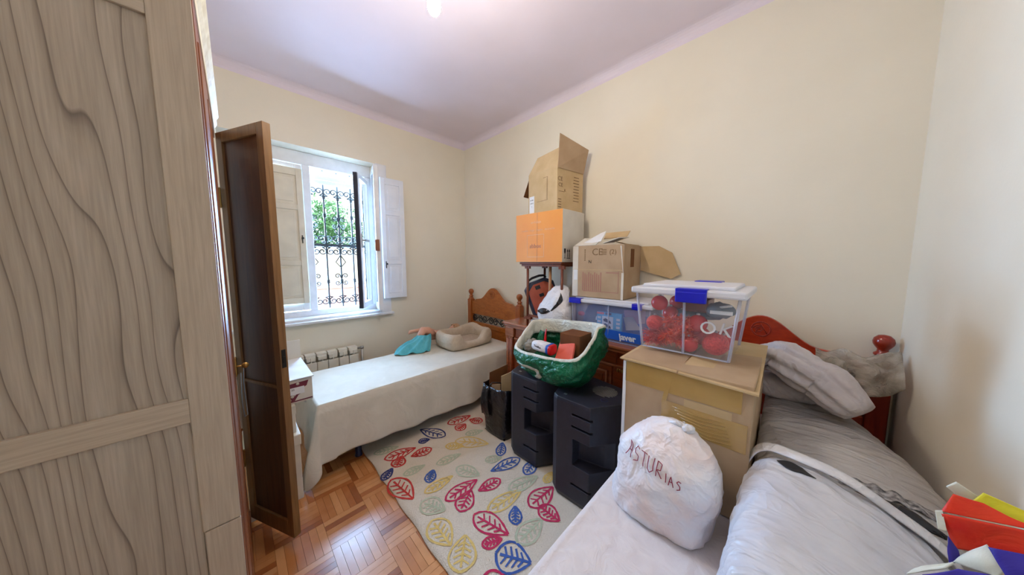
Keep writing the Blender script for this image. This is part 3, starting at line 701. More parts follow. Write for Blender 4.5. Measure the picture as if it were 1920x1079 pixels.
LV = [((.695,2.04),(.919,2.0),.5,'lred'),((1.005,1.905),(.85,1.93),.6,'lred'),((.725,1.90),(.80,1.985),.9,'lred'),((.61,1.845),(.70,1.91),.6,'lnavy'),((.82,1.61),(.90,1.69),.65,'lblue'),
 ((.655,1.81),(.69,1.56),.55,'lred'),((.826,1.406),(1.065,1.40),.45,'lpink'),((1.177,1.291),(1.015,1.32),.55,'lpink'),((.845,1.28),(.985,1.36),.72,'lpink'),((1.417,1.335),(1.18,1.39),.42,'lblue'),
 ((1.33,1.46),(1.45,1.56),.5,'lblue'),((1.33,1.20),(1.49,1.24),.55,'lblue'),((.892,1.206),(.95,.98),.55,'lpink'),((.815,1.035),(.91,.985),.6,'lpink'),((1.02,.99),(1.10,1.075),.65,'lblue'),
 ((.84,.955),(.93,.80),.9,'lblue'),((1.161,1.012),(1.379,1.0),.6,'lpink'),((1.205,.97),(1.21,.83),.8,'lpink'),((.70,1.345),(.70,1.15),.7,'lyel'),((.66,1.01),(.785,1.14),.8,'lyel'),
 ((.961,1.165),(1.214,1.13),.4,'lyel'),((.761,1.55),(.967,1.545),.38,'lyel'),((.715,1.50),(.785,1.35),.75,'lgrn'),((.953,.911),(1.15,.91),.6,'lgrn'),((1.159,1.19),(1.377,1.13),.45,'lgrn'),
 ((1.03,1.59),(1.10,1.42),.6,'lgrn'),((.943,1.72),(1.133,1.69),.4,'lgrn'),((1.165,1.965),(1.06,2.20),.5,'lnavy'),((.97,2.05),(1.05,2.02),.8,'lnavy'),((1.275,2.10),(1.505,2.07),.5,'lred'),
 ((1.28,1.965),(1.39,1.99),.9,'lred'),((1.52,1.91),(1.46,2.02),.8,'lred'),((1.19,1.85),(1.36,1.63),.5,'lyel'),((.69,.90),(.80,.80),.9,'lpink'),((1.37,1.06),(1.48,1.08),.5,'lyel'),
 ((.73,1.79),(.882,1.775),.45,'lgrn'),((.66,2.16),(.83,2.11),.45,'lgrn'),((1.30,1.86),(1.44,1.80),.5,'lgrn'),((1.1,1.85),(1.2,1.75),.6,'lyel'),((1.22,1.5),(1.33,1.44),.6,'lgrn'),((.95,.75),(1.1,.68),.5,'lred'),((.75,.7),(.9,.62),.5,'lyel')]
for i, (a, b, wd_, m) in enumerate(LV): leaf(a, b, wd_, m, i, .012)

# ------------------------------------------------------------------ black bag, speakers, green bag
bb = thing('black_bag', 'glossy black plastic carrier bag of cardboard beside the speaker', 'bag', (1.62, 1.69, RZ))
def bbag(u, v):
    a = 2*pi*u; e = 6; ca, sa = cos(a), sin(a); k = (abs(ca)**e+abs(sa)**e)**(-1/e); x, y = k*ca, k*sa
    q = Vector((x, y, v*2)); n_ = mnoise.noise(q*1.6)*.012*(.3+v)
    return (1.595+x*(.135+.01*v+n_), 1.685+y*(.135+.015*v+n_), RZ+.003+v*(.42+.02*mnoise.noise(Vector((x*2, y*2, 5)))))
P('bag_film', MB().grid(bbag, 64, 18, closed_u=True, th=.002).box((1.47, 1.56, RZ+.001), (1.72, 1.81, RZ+.004)), 'bagblack', bb)
P('handle', MB().grid(lambda u, v: (1.452-.02*sin(pi*v)-.006*v, 1.80-.075*u-.03*v*(u-.5), .425-.26*v+.01*sin(u*9)), 8, 12, th=.003), 'bagblack', bb)
P('handle', MB().tube([(1.46, 1.74, .42), (1.49, 1.73, .455), (1.55, 1.71, .44), (1.6, 1.66, .42)], .004, 7), 'bagblack', bb)
def card(pts, th, m, label, grp=None):
    return tag(P('cardboard_sheet', MB().slab(pts, th), m, bev=.001), label, 'cardboard', grp)
card([(1.50, 1.80, .10), (1.66, 1.76, .10), (1.70, 1.755, .555), (1.52, 1.80, .515)], .005, 'kraftdark', 'dark brown cardboard flap at the back of the black bag')
card([(1.53, 1.66, .10), (1.66, 1.61, .10), (1.68, 1.605, .56), (1.54, 1.67, .515)], .006, 'kraft', 'lighter creased cardboard piece at the front of the black bag')
card([(1.49, 1.735, .10), (1.53, 1.67, .10), (1.53, 1.67, .45), (1.49, 1.735, .435)], .005, 'kraftd', 'low cut cardboard piece between the flaps in black bag')
tag(P('crumpled_bag', MB().blob((1.70, 1.60, .41), (.03, .045, .05), 2, .012, 22, 3, nu=24, nv=14), 'greyish'), 'crumpled grey plastic film beside the cardboard in the black bag', 'plastic film')

def speaker(dx, dy, label):
    s = thing('loudspeaker', label, 'speaker', (1.53+dx, .84+dy, RZ), 'black loudspeakers before the sideboard')
    poly = [(1.352, .960), (1.356, .735), (1.525, .628), (1.735, .700), (1.772, .955), (1.52, 1.045), (1.375, 1.000)]
    poly = [(x+dx, y+dy) for x, y in poly]; z0, z1 = RZ, .66
    cx_ = sum(p[0] for p in poly)/7; cy_ = sum(p[1] for p in poly)/7; n = 7
    inset = [(cx_+(x-cx_)*.93, cy_+(y-cy_)*.93) for x, y in poly]
    vs = [(x, y, z0) for x, y in inset]+[(x, y, z0+.035) for x, y in poly]+[(x, y, z1-.02) for x, y in poly]+[(cx_+(x-cx_)*.975, cy_+(y-cy_)*.975, z1) for x, y in poly]
    bm = bmesh.new(); bv = [bm.verts.new(v) for v in vs]
    for r in range(3):
        for i in range(n): bm.faces.new([bv[r*n+i], bv[r*n+(i+1) % n], bv[(r+1)*n+(i+1) % n], bv[(r+1)*n+i]])
    bm.faces.new(bv[:n][::-1]); bm.faces.new(bv[3*n:])
    mb = MB().bm(bm)
    cab = P('cabinet', mb, 'spk', s)
    # pocket and slots are cut into the side that looks at the beds
    def cut(cmb):
        me = bpy.data.meshes.new('cut'); base = ORG[cab.name]; me.from_pydata([tuple(v-base) for v in cmb.v], [], cmb.f)
        b2 = bmesh.new(); b2.from_mesh(me); bmesh.ops.recalc_face_normals(b2, faces=b2.faces); b2.to_mesh(me); b2.free()
        co = bpy.data.objects.new('cut', me); COL.objects.link(co); co.location = ORG[s.name]
        md = cab.modifiers.new('cut', 'BOOLEAN'); md.operation = 'DIFFERENCE'; md.solver = 'EXACT'; md.object = co
        bpy.context.view_layer.update(); dg = bpy.context.evaluated_depsgraph_get()
        nm = bpy.data.meshes.new_from_object(cab.evaluated_get(dg)); cab.modifiers.clear(); cab.data = nm
        bpy.data.objects.remove(co); bpy.data.meshes.remove(me)
    tmp = cab.parent
    cut(MB().prism([(1.33+dx, .845+dy), (1.33+dx, .60+dy), (1.52+dx, .60+dy), (1.47+dx, .70+dy), (1.43+dx, .845+dy)], 2, .265, .43))
    slots = MB()
    for z in (.135, .50, .575):
        slots.box((1.33+dx, .64+dy, z), (1.375+dx, .855+dy, z+.014))
    cut(slots)
    cab.data.materials.clear(); cab.data.materials.append(M['spk'])
    for p_ in cab.data.polygons: p_.material_index = 0
    bv_ = cab.modifiers.new('bevel', 'BEVEL'); bv_.width = .004; bv_.segments = 2; bv_.limit_method = 'ANGLE'; bv_.angle_limit = radians(50)
    gr = MB()
    for k in range(9):
        hw = .075*sqrt(max(.02, 1-((k-4)/4.4)**2)); gr.box((1.61+dx+(k-4)*.017-.004, .775+dy-hw, z1-.001), (1.61+dx+(k-4)*.017+.004, .775+dy+hw, z1+.0035))
    P('top_vent', gr, 'spkg', s, bev=.001)
    P('pole_socket', MB().lathe([(.022, 0), (.022, .004), (.015, .004), (.014, -.004)], (1.50+dx, .725+dy, z1-.001), 18), 'navy', s)
    P('top_groove', MB().slab([(1.45+dx, .90+dy, z1+.0002), (1.465+dx, .915+dy, z1+.0002), (1.70+dx, .955+dy, z1+.0002), (1.70+dx, .93+dy, z1+.0002)], .001), 'spkd', s)
    P('badge', MB().box((1.40+dx, .925+dy, z1-.001), (1.415+dx, .945+dy, z1+.002)), 'steel', s)
    return s
speaker(0, 0, 'black loudspeaker nearest the light-reddened bed, its vented top bare')
speaker(.062, .445, 'black loudspeaker carrying the green shopping bag')

gb = thing('green_shopping_bag', 'green plastic shopping bag with white cuff full of things on the speaker', 'bag', (1.58, 1.16, .665))
GX, GY = 1.60, 1.13
def gring(u, v):
    """outer skin of the bag from its bottom to the folded rim"""
    a = 2*pi*u; e = 2.6+2.6*min(1, v*1.4); ca, sa = cos(a), sin(a); k = (abs(ca)**e+abs(sa)**e)**(-1/e); x, y = k*ca, k*sa
    rr = .74+.34*sin(min(1, v*1.25)*pi/2)-.07*v*v
    front = max(0, -x)
    top = 1.03-.165*max(0, -x*.9+.2)-.02*y*1.0
    z = .664+(top-.664)*v
    n_ = wr((x*.5+1, y*.5+.15*z, z*2.2), 5, 4)*.030*(.35+sin(pi*min(1, v)))+.016*sin(y*5+z*26+x*3)*sin(pi*v)*(.5+.5*mnoise.noise(Vector((y*3, z*6, 2))))
    return (GX+x*(.185*rr+n_)-.015*front, GY+y*(.29*rr+n_), max(z, .664))
P('bag_film', MB().grid(gring, 96, 34, closed_u=True, th=.002), 'green', gb)
def gcuff(u, v):
    a = gring(u, .985); b = gring(u, .80); i = Vector((GX, GY, 0))
    q = Vector(a).lerp(Vector(b), v*.55); d = Vector((q.x-i.x, q.y-i.y, 0)); s_ = 1-.075-.05*v
    q = Vector((i.x+d.x*s_, i.y+d.y*s_, q.z+.006+.012*sin(v*pi)-.06*v)); return q
def grim(u, v):
    a = Vector(gring(u, .985)); c = Vector(gcuff(u, 0)); t = pi*v; o = a.lerp(c, .5); h = (a-c)/2
    return o+h*cos(t)+Vector((0, 0, .012*sin(t)))
P('folded_cuff', MB().grid(gcuff, 96, 8, closed_u=True, th=.002).grid(grim, 96, 8, closed_u=True), 'bagcuff', gb)
P('white_emblem', MB().grid(lambda u, v: Vector(gring(.425+.062*cos(pi*u*1.15-1.2)*(1-.45*v), .26+.30*sin(pi*u*1.15-1.2)*(1-.45*v)))+Vector((-.004, .001, 0)), 18, 4, th=.001), 'bagcuff', gb)
def item(nm, mb, m, label, cat, **k): return tag(P(nm, mb, m, **k), label, cat)
item('cardboard_box', MB().box((1.56, .935, .78), (1.715, 1.09, .995)), 'kraftdark', 'brown carton standing inside the green shopping bag', 'box', bev=.003)
item('coral_folder', MB().slab([(1.46, .93, .86), (1.46, 1.06, .84), (1.60, 1.11, .94), (1.58, .98, .96)], .02), 'coral', 'coral orange card folder in the green bag', 'folder', bev=.003)
pk = thing('tissue_pack', 'white soft pack with blue and red band in the green bag', 'pack', (1.47, 1.17, .85))
P('pack_body', MB().blob((1.475, 1.165, .895), (.05, .09, .038), 3, .008, 14, 5, mat=Matrix.Rotation(.3, 3, 'Y')), 'bagwhite', pk)
P('pack_band', MB().blob((1.472, 1.105, .895), (.047, .022, .037), 3, .002, 14, 5, nu=24, nv=14), 'bluecard', pk)
P('pack_band', MB().blob((1.470, 1.088, .893), (.046, .016, .036), 3, .002, 14, 5, nu=24, nv=14), 'redball', pk)
text('Toallas', .022, (1.423, 1.18, .905), FX, 'inkblk', pk, spin=-.1)
item('crumpled_film', MB().blob((1.50, 1.30, .87), (.05, .05, .05), 2, .02, 16, 8, nu=26, nv=16), 'mesh', 'crumpled clear film left inside the green bag', 'plastic film')
item('green_packet', MB().slab([(1.60, 1.28, .86), (1.60, 1.34, .88), (1.64, 1.33, .96), (1.63, 1.29, .95)], .012), 'green', 'small dark green packet in the back of the bag', 'packet', bev=.002)
item('red_packet', MB().slab([(1.59, 1.235, .87), (1.59, 1.262, .87), (1.61, 1.26, .97), (1.61, 1.25, .985)], .008), 'redball', 'small pointed red packet in the back of the bag', 'packet', bev=.001)

# ------------------------------------------------------------------ sideboard between the beds
DX, DY0, DY1, DZ = 1.95, .62, 2.06, .87
sd = thing('sideboard', 'mahogany sideboard with raised panel doors between the two beds', 'sideboard', (2.17, 1.34, 0))
P('body', MB().box((DX+.014, DY0, .06), (2.385, DY1-.03, DZ-.03)), 'desk', sd, bev=.003)
P('plinth', MB().box((DX-.005, DY0, 0), (2.385, DY1-.02, .075)), 'desk', sd, bev=.006)
P('top', MB().box((DX-.03, DY0-.02, DZ-.022), (2.39, DY1+.005, DZ), bev=.006).box((DX-.018, DY0-.01, DZ-.05), (2.385, DY1-.008, DZ-.022), bev=.006), 'desktop', sd)
P('frieze_block', MB().box((DX-.010, DY1-.14, DZ-.145), (DX+.10, DY1-.018, DZ-.05), bev=.006), 'desktop', sd)
P('corner_column', MB().box((DX-.004, DY1-.125, .075), (DX+.016, DY1-.03, DZ-.145)), 'desk', sd)
for k in range(4): P('flute', MB().tube([(DX-.004, DY1-.112+k*.022, .10), (DX-.004, DY1-.112+k*.022, DZ-.165)], .008, 8), 'desktop' if k % 2 else 'desk', sd)
for k in range(5): P('dentil', MB().box((DX-.010, DY1-.125+k*.02, DZ-.165), (DX+.01, DY1-.112+k*.02, DZ-.145)), 'desktop', sd)
P('moulding', MB().box((DX-.006, DY0, DZ-.165), (DX+.016, DY1-.14, DZ-.15), bev=.004), 'desktop', sd)
P('drawer', MB().box((DX+.002, .86, DZ-.143), (DX+.018, 1.35, DZ-.056), bev=.004), 'desk', sd)
P('drawer', MB().box((DX+.002, 1.38, DZ-.143), (DX+.018, 1.90, DZ-.056), bev=.004), 'desk', sd)
for a, b in ((.89, 1.36), (1.39, 1.90)):
    dr = P('door', MB().box((DX, a, .10), (DX+.016, b, DZ-.17), bev=.004), 'desk', sd)
    P('raised_panel', MB().prism([(a+.045, .15), (b-.045, .15), (b-.045, DZ-.22), (a+.045, DZ-.22)], 0, DX-.004, DX+.002).prism([(a+.07, .175), (b-.07, .175), (b-.07, DZ-.245), (a+.07, DZ-.245)], 0, DX-.012, DX), 'desk', dr, bev=.004)
    P('panel_moulding', MB().box((DX-.008, a+.04, DZ-.225), (DX+.001, b-.04, DZ-.21)).box((DX-.008, a+.035, .14), (DX+.001, a+.05, DZ-.21)), 'desktop', dr, bev=.003)
for k in range(3): P('carved_bead', MB().blob((DX-.002, .845-k*.017, DZ-.155-.03), (.008, .007, .016), 2, 0, nu=12, nv=8), 'brass', sd)
P('stile', MB().box((DX-.004, DY0, .075), (DX+.016, .875, DZ-.165), bev=.004), 'desk', sd)

# stand with the two cartons
st_ = thing('plant_stand', 'thin legged reddish wooden stand under the orange carton', 'stand', (2.13, 1.58, DZ))
SZ = 1.468
P('top', MB().box((1.965, 1.37, SZ-.008), (2.29, 1.86, SZ+.012)).box((1.975, 1.385, SZ-.028), (2.28, 1.845, SZ-.008)), 'standw', st_, bev=.003)
for x, y in ((1.99, 1.775), (1.99, 1.38), (2.27, 1.79), (2.27, 1.40)):
    P('leg', MB().tube([(x, y, DZ+.001), (x, y, SZ-.01)], .012, 8), 'standw', st_)
    P('bracket', MB().box((x-.01, y-.03, SZ-.05), (x+.01, y+.03, SZ-.02)), 'standw', st_)
P('centre_pole', MB().tube([(2.05, 1.552, DZ+.001), (2.05, 1.552, SZ-.03)], .014, 10), 'polew', st_, label='paler round pole')
P('stretcher', MB().box((1.982, 1.40, .955), (1.998, 1.765, .975)), 'standw', st_)
P('foot_block', MB().box((1.97, 1.72, .93), (2.0, 1.80, .955)), 'standw', st_)
item('paper_stack', MB().box((2.02, 1.66, DZ+.0008), (2.24, 1.76, DZ+.035)).box((2.03, 1.655, DZ+.035), (2.23, 1.765, DZ+.06)), 'paper', 'stack of white paper on the sideboard under the stand', 'paper', bev=.002)

ob = thing('orange_carton', 'orange and white carton standing on the thin wooden stand', 'box', (2.12, 1.62, SZ+.012))
ox0, ox1, oy0, oy1, oz0, oz1 = 1.952, 2.29, 1.355, 1.892, SZ+.0125, 1.925
P('box_body', MB().box((ox0, oy0, oz0), (ox1, oy1, oz1)), 'cardwhite', ob, bev=.002)
P('orange_face', MB().box((ox0-.0015, oy0+.001, oz0+.002), (ox0+.0005, oy1-.001, oz1-.001)), 'orange', ob)
P('seam', MB().box((ox0-.0022, 1.628, oz0+.002), (ox0-.0014, 1.631, oz1-.002)), 'inkred', ob)
zt = oz1-.07
text('embalaje', .034, (ox0-.002, 1.645, oz1-.085), FX, 'orangep', ob)
text('muebles · hogar | regalos · decoración', .026, (ox0-.002, 1.625, oz1-.155), FX, 'orangep', ob, squash=.95)
fy0, fy1, fz0, fz1 = 1.55, 1.75, oz0+.045, oz0+.245
P('printed_square', MB().box((ox0-.0022, fy0, fz0), (ox0-.0014, fy1, fz0+.004)).box((ox0-.0022, fy0, fz1), (ox0-.0014, fy1, fz1+.004)).box((ox0-.0022, fy0, fz0), (ox0-.0014, fy0+.004, fz1)).box((ox0-.0022, fy1-.004, fz0), (ox0-.0014, fy1, fz1+.004)), 'orangep', ob)
text('abbox', .055, (ox0-.002, 1.65, (fz0+fz1)/2), FX, 'inkred', ob)
gl = MB()
gl.prism([(1.976, .095), (2.004, .095), (2.002, .065), (1.993, .05), (1.993, .018), (2.003, .012), (1.977, .012), (1.987, .018), (1.987, .05), (1.978, .065)][::1], 1, 0, .001)
gl.v = [Vector((v.x, oy0-.0012+v.y, v.z+oz0+.02)) for v in gl.v]
for cx_ in (2.03, 2.058):
    a = MB().prism([(cx_-.004, .02), (cx_+.004, .02), (cx_+.004, .07), (cx_+.011, .07), (cx_, .095), (cx_-.011, .07), (cx_-.004, .07)], 1, 0, .001); a.box((cx_-.014, 0, .01), (cx_+.014, .001, .016))
    gl.add([Vector((v.x, oy0-.0012+v.y, v.z+oz0+.02)) for v in a.v], a.f)
P('handling_symbols', gl, 'inkblk', ob)

tb = thing('open_carton', 'open kraft carton with raised flaps on top of the orange carton', 'box', (2.14, 1.63, oz1))
T = Matrix.Translation((1.995, 1.447, 0)) @ Matrix.Rotation(radians(-9), 4, 'Z')       # local x: depth, y: width
wdt, dpt, tz0, tz1 = .385, .33, oz1+.001, 2.305
def open_box(x0, x1, y0, y1, z0, z1, t=.006):
    return MB().box((x0, y0, z0), (x1, y1, z0+t)).box((x0, y0, z0), (x0+t, y1, z1)).box((x1-t, y0, z0), (x1, y1, z1)).box((x0+t, y0, z0), (x1-t, y0+t, z1)).box((x0+t, y1-t, z0), (x1-t, y1, z1))
P('box_body', open_box(0, dpt, 0, wdt, tz0, tz1).xf(T), 'kraft', tb, bev=.001)
P('flap', MB().slab([(0, 0, tz1), (0, wdt, tz1), (.05, wdt-.07, tz1+.155), (.05, .03, tz1+.165)], .005).xf(T), 'kraft', tb)
P('flap', MB().slab([(0, -.002, tz1-.02), (dpt, -.002, tz1-.02), (dpt+.005, -.05, tz1+.18), (-.01, -.03, tz1+.245)], .005).xf(T), 'kraftd', tb)
P('flap', MB().slab([(.02, wdt, tz1), (dpt-.1, wdt, tz1), (dpt-.12, wdt+.10, tz1-.19), (.0, wdt+.075, tz1-.185)], .005).xf(T), 'kraftdark', tb)
P('shipping_label', MB().box((-.0016, .30, tz0+.012), (-.0004, .37, tz0+.175)).xf(T), 'paper', tb)
for k, t_ in enumerate(('ES 1042', 'CTN 12', '3')):
    text(t_, .014, (-.002, .335, tz0+.14-k*.03), FX, 'inkblk', tb).data.transform(Matrix.Translation(-Vector(ORG[tb.name])) @ T @ Matrix.Translation(Vector(ORG[tb.name])))
pm = MB()
pm.box((-.0012, .12, tz0+.11), (-.0004, .123, tz0+.31)).box((-.0012, .12, tz0+.31), (-.0004, .18, tz0+.313)).box((-.0012, .12, tz0+.11), (-.0004, .26, tz0+.113)).box((-.0012, .13, tz0+.12), (-.0004, .132, tz0+.30))
P('printed_outline', pm.xf(T), 'ink', tb)
sidep = MB()
for k in range(9): sidep.box((.20+.004*(k % 3), -.0012, tz0+.10+k*.026), (.275, -.0003, tz0+.106+k*.026))
for k in range(4): sidep.box((.012, -.0012, tz0+.03+k*.022), (.05, -.0003, tz0+.037+k*.022))
sidep.box((.02, -.0012, tz0+.165), (.09, -.0003, tz0+.169))
P('printed_lines', sidep.xf(T), 'ink', tb)
for t_, s_, x_, z_ in (('CE', .05, .035, .30), ('CE', .045, .04, .25), ('K', .03, .095, .21)):
    text(t_, s_, (x_, -.001, tz0+z_-.03), FY, 'ink', tb).data.transform(Matrix.Translation(-Vector(ORG[tb.name])) @ T @ Matrix.Translation(Vector(ORG[tb.name])))

# tool case leaning behind
tc = thing('tool_case', 'dark blue tool case with red-brown panel leaning behind the white bag', 'case', (2.18, 1.72, DZ))
TC = Matrix.Translation((2.175, 1.735, 1.125)) @ Matrix.Rotation(radians(-20), 4, Vector((.79, .61, 0))) @ Matrix.Rotation(radians(52), 4, 'Z')
hz_, hy_ = .185, .15
sh = lambda y, z, k=.035: [(-y+k, -z), (y-k, -z), (y, -z+k), (y, z-k*1.6), (y-k*2, z), (-y+k*2, z), (-y, z-k*1.6), (-y, -z+k)]
P('case_shell', MB().prism(sh(hy_, hz_), 0, -.045, -.004).prism(sh(hy_, hz_), 0, .004, .05).xf(TC), 'caseb', tc, bev=.008)
P('front_panel', MB().prism(sh(hy_-.022, hz_-.03), 0, -.051, -.044).xf(TC), 'caser', tc, bev=.002)
P('seam_band', MB().prism(sh(hy_-.004, hz_-.004), 0, -.005, .005).xf(TC), 'casek', tc)
P('carry_handle', MB().tube([TC @ Vector(p) for p in ((0, .095, hz_-.005), (0, .085, hz_+.022), (0, .04, hz_+.035), (0, -.04, hz_+.035), (0, -.085, hz_+.022), (0, -.095, hz_-.005))], .012, 10), 'casek', tc)
P('latch', MB().box((-.06, -.01, .02), (-.048, .035, .05), TC).box((-.06, .0, .10), (-.048, .05, .135), TC), 'casek', tc, bev=.002)

# white plastic bag by the bin
wbg = thing('white_plastic_bag', 'white plastic bag with dark printed stripes beside the blue lidded bin', 'bag', (2.03, 1.42, DZ))
wm_ = MB().loft(interp([((2.0, 1.44, DZ+.001), (.078, 0, 0), (0, .12, 0), 3), ((2.0, 1.44, .90), (.09, 0, 0), (0, .145, 0), 3), ((2.0, 1.45, .97), (.10, 0, 0), (0, .165, 0), 2.6), ((2.0, 1.46, 1.05), (.10, 0, 0), (0, .17, 0), 2.3), ((2.01, 1.45, 1.12), (.09, 0, 0), (0, .145, 0), 2), ((2.02, 1.43, 1.19), (.075, 0, 0), (0, .11, .02), 2), ((2.03, 1.40, 1.245), (.05, 0, 0), (0, .07, .02), 2), ((2.04, 1.38, 1.27), (.02, 0, 0), (0, .025, .01), 2)], 3), 48, .020, 12, 2)
P('bag_film', wm_, 'bagwhite', wbg)
from mathutils.bvhtree import BVHTree
WT_ = BVHTree.FromPolygons([tuple(v) for v in wm_.v], wm_.f)
def onbag(y, z, up=.004):    # a point on the bag's near face
    h = WT_.ray_cast(Vector((1.5, y, z)), Vector((1, 0, 0)))
    return Vector((h[0].x-up, y, z)) if h[0] is not None else Vector((1.93, y, z))
P('dark_stripe', MB().grid(lambda u, v: onbag(1.60-.165*u, 1.035+.03*sin(pi*u)*v-.022*sin(pi*u)*(1-v)+.02*u), 22, 6, th=.002).grid(lambda u, v: onbag(1.43-.10*sin(pi*u*.62)+.06*u*u+(v-.5)*.034*sin(pi*min(1, u+.12)), 1.06+.185*u), 26, 6, th=.002), 'bagblack', wbg)
P('printed_label', MB().grid(lambda u, v: onbag(1.44-.11*u, .90+.075*v, .003), 8, 6, th=.001), 'paper', wbg)
text('ENVÍO', .026, onbag(1.385, .962)+Vector((-.010, 0, 0)), FX, 'inkblk', wbg)
for k in range(3): text('|||||', .02, onbag(1.40-.002*k, .945-.018*k)+Vector((-.010, 0, 0)), FX, 'greyish', wbg, squash=.7)

# blue lidded bin
def bin_(name, label, x0, x1, y0, y1, z0, z1, m, flare=.02, lid=.03, latch_y=(), back=False, lm='lidwhite', lat=.035):
    b = thing(name, label, 'storage bin', ((x0+x1)/2, (y0+y1)/2, z0))
    f = flare; t = .003
    def walls():
        o = [(x0, y0), (x1, y0), (x1, y1), (x0, y1)]; u = [(x0-f, y0-f), (x1+f, y0-f), (x1+f, y1+f), (x0-f, y1+f)]
        mb = MB()
        for i in range(4):
            a, c = o[i], o[(i+1) % 4]; d, e = u[(i+1) % 4], u[i]
            mb.slab([(a[0], a[1], z0), (c[0], c[1], z0), (d[0], d[1], z1), (e[0], e[1], z1)], t)
        return mb.box((x0, y0, z0), (x1, y1, z0+t))
    P('bin_walls', walls(), m, b)
    ed = MB()
    for (cx_, cy_, sx, sy) in ((x0, y0, -1, -1), (x1, y0, 1, -1), (x1, y1, 1, 1), (x0, y1, -1, 1)):
        ed.tube([(cx_, cy_, z0+.004), (cx_+sx*f, cy_+sy*f, z1)], .006, 8)
    for a in (.52,): ed.tube([(x0-.002, y0+(y1-y0)*(1-a), z0+.004), (x0-f-.002, y0+(y1-y0)*(1-a), z1)], .005, 6)
    ed.tube([(x0, y0, z0+.004), (x0, y1, z0+.004)], .004, 6)
    P('bin_ribs', ed, 'binedge', b)
    F = f+.022
    ld = P('lid', MB().box((x0-F, y0-F, z1-.012), (x1+F, y1+F, z1+lid*.55), bev=.008).box((x0-f+.02, y0-f+.02, z1+lid*.5), (x1+f-.02, y1+f-.02, z1+lid), bev=.006), lm, b)
    for a, c in latch_y:
        P('latch', MB().box((x0-F-.008, a, z1-lat), (x0-F+.012, c, z1+.010), bev=.005).box((x0-F-.006, a, z1+.006), (x0-F+.07, c, z1+lid*.55+.004), bev=.003), 'blue', b)
        if back: P('latch', MB().box((x1+F-.012, a, z1-lat), (x1+F+.008, c, z1+.01), bev=.005).box((x1+F-.09, a, z1+.006), (x1+F+.006, c, z1+lid+.004), bev=.003), 'blue', b)
    return b
bn = bin_('storage_bin', 'low tinted plastic bin with blue clip ends under the brown carton', 2.005, 2.345, .665, 1.265, DZ+.001, 1.165, 'binblue', .012, .03, ((1.18, 1.29), (.70, .77)), lat=.022)
P('brand_panel', MB().box((1.9965, .705, .895), (1.9985, 1.02, .965)), 'bluecard', bn)
text('javer', .062, (1.995, .80, .925), FX, 'paper', bn, shear=-.2, bold=.002)
item('charger_box', MB().box((2.02, .86, .955), (2.045, 1.06, 1.09)), 'bluebox', 'sky blue gadget box with black plug picture inside the tinted bin', 'box', bev=.002)
cb = bpy.data.objects['charger_box']
P('picture_panel', MB().box((2.0185, .925, .965), (2.0195, 1.015, 1.06)), 'paper', cb)
P('plug_picture', MB().prism([(1.005, 1.035), (.985, 1.045), (.945, 1.025), (.94, 1.005), (.97, 1.012), (1.0, 1.02)], 0, 2.0165, 2.018).prism([(1.0, .998), (.985, 1.004), (.945, .985), (.94, .968), (.96, .97), (.99, .985)], 0, 2.0165, 2.018), 'inkblk', cb)
P('top_band', MB().box((2.0182, 1.0, 1.072), (2.0194, 1.06, 1.088)), 'coral', cb)
P('top_band', MB().box((2.0182, .94, 1.072), (2.0194, .99, 1.088)), 'navy', cb)
for k in range(3): P('feature_icon', MB().box((2.0182, 1.025, .975+k*.03), (2.0194, 1.053, .993+k*.03)).box((2.0182, .872, .975+k*.03), (2.0194, .90, .993+k*.03)), 'paper', cb)
item('white_folded_card', MB().slab([(2.06, 1.20, .90), (2.06, 1.14, .885), (2.06, 1.04, 1.02), (2.06, 1.05, 1.08)], .004), 'paper', 'white folded card sloping inside the tinted bin', 'card')
item('lilac_paper', MB().blob((2.05, 1.14, .895), (.03, .055, .018), 2, .01, 20, 1, nu=20, nv=10), 'lilac', 'crumpled lilac paper low in the tinted bin', 'paper')
item('pink_paper_sheet', MB().slab([(2.10, .72, 1.03), (2.10, .86, 1.0), (2.10, .88, 1.11), (2.10, .72, 1.13)], .003), 'pinkband', 'pale pink sheet at the right inside the tinted bin', 'paper')
item('cream_paper_sheet', MB().slab([(2.08, .74, .98), (2.08, .85, .96), (2.08, .87, 1.06), (2.08, .80, 1.07)], .003), 'cardwhite', 'cream sheet beside the gadget box in the tinted bin', 'paper')
item('grey_cloth_bundle', MB().blob((2.15, 1.13, 1.0), (.10, .11, .11), 2.4, .03, 10, 6, nu=30, nv=18), 'greyish', 'grey green cloth bundle at the left in the tinted bin', 'cloth')
item('blue_cloth_bundle', MB().blob((2.22, .86, .97), (.10, .17, .09), 2.6, .025, 9, 7, nu=30, nv=18), 'bluecard', 'blue cloth bundle at the back of the tinted bin', 'cloth')
item('red_trinket', MB().blob((2.04, 1.215, 1.05), (.02, .03, .02), 2, .006, 30, 2, nu=14, nv=8), 'coral', 'small red trinket high at the left of the tinted bin', 'trinket')

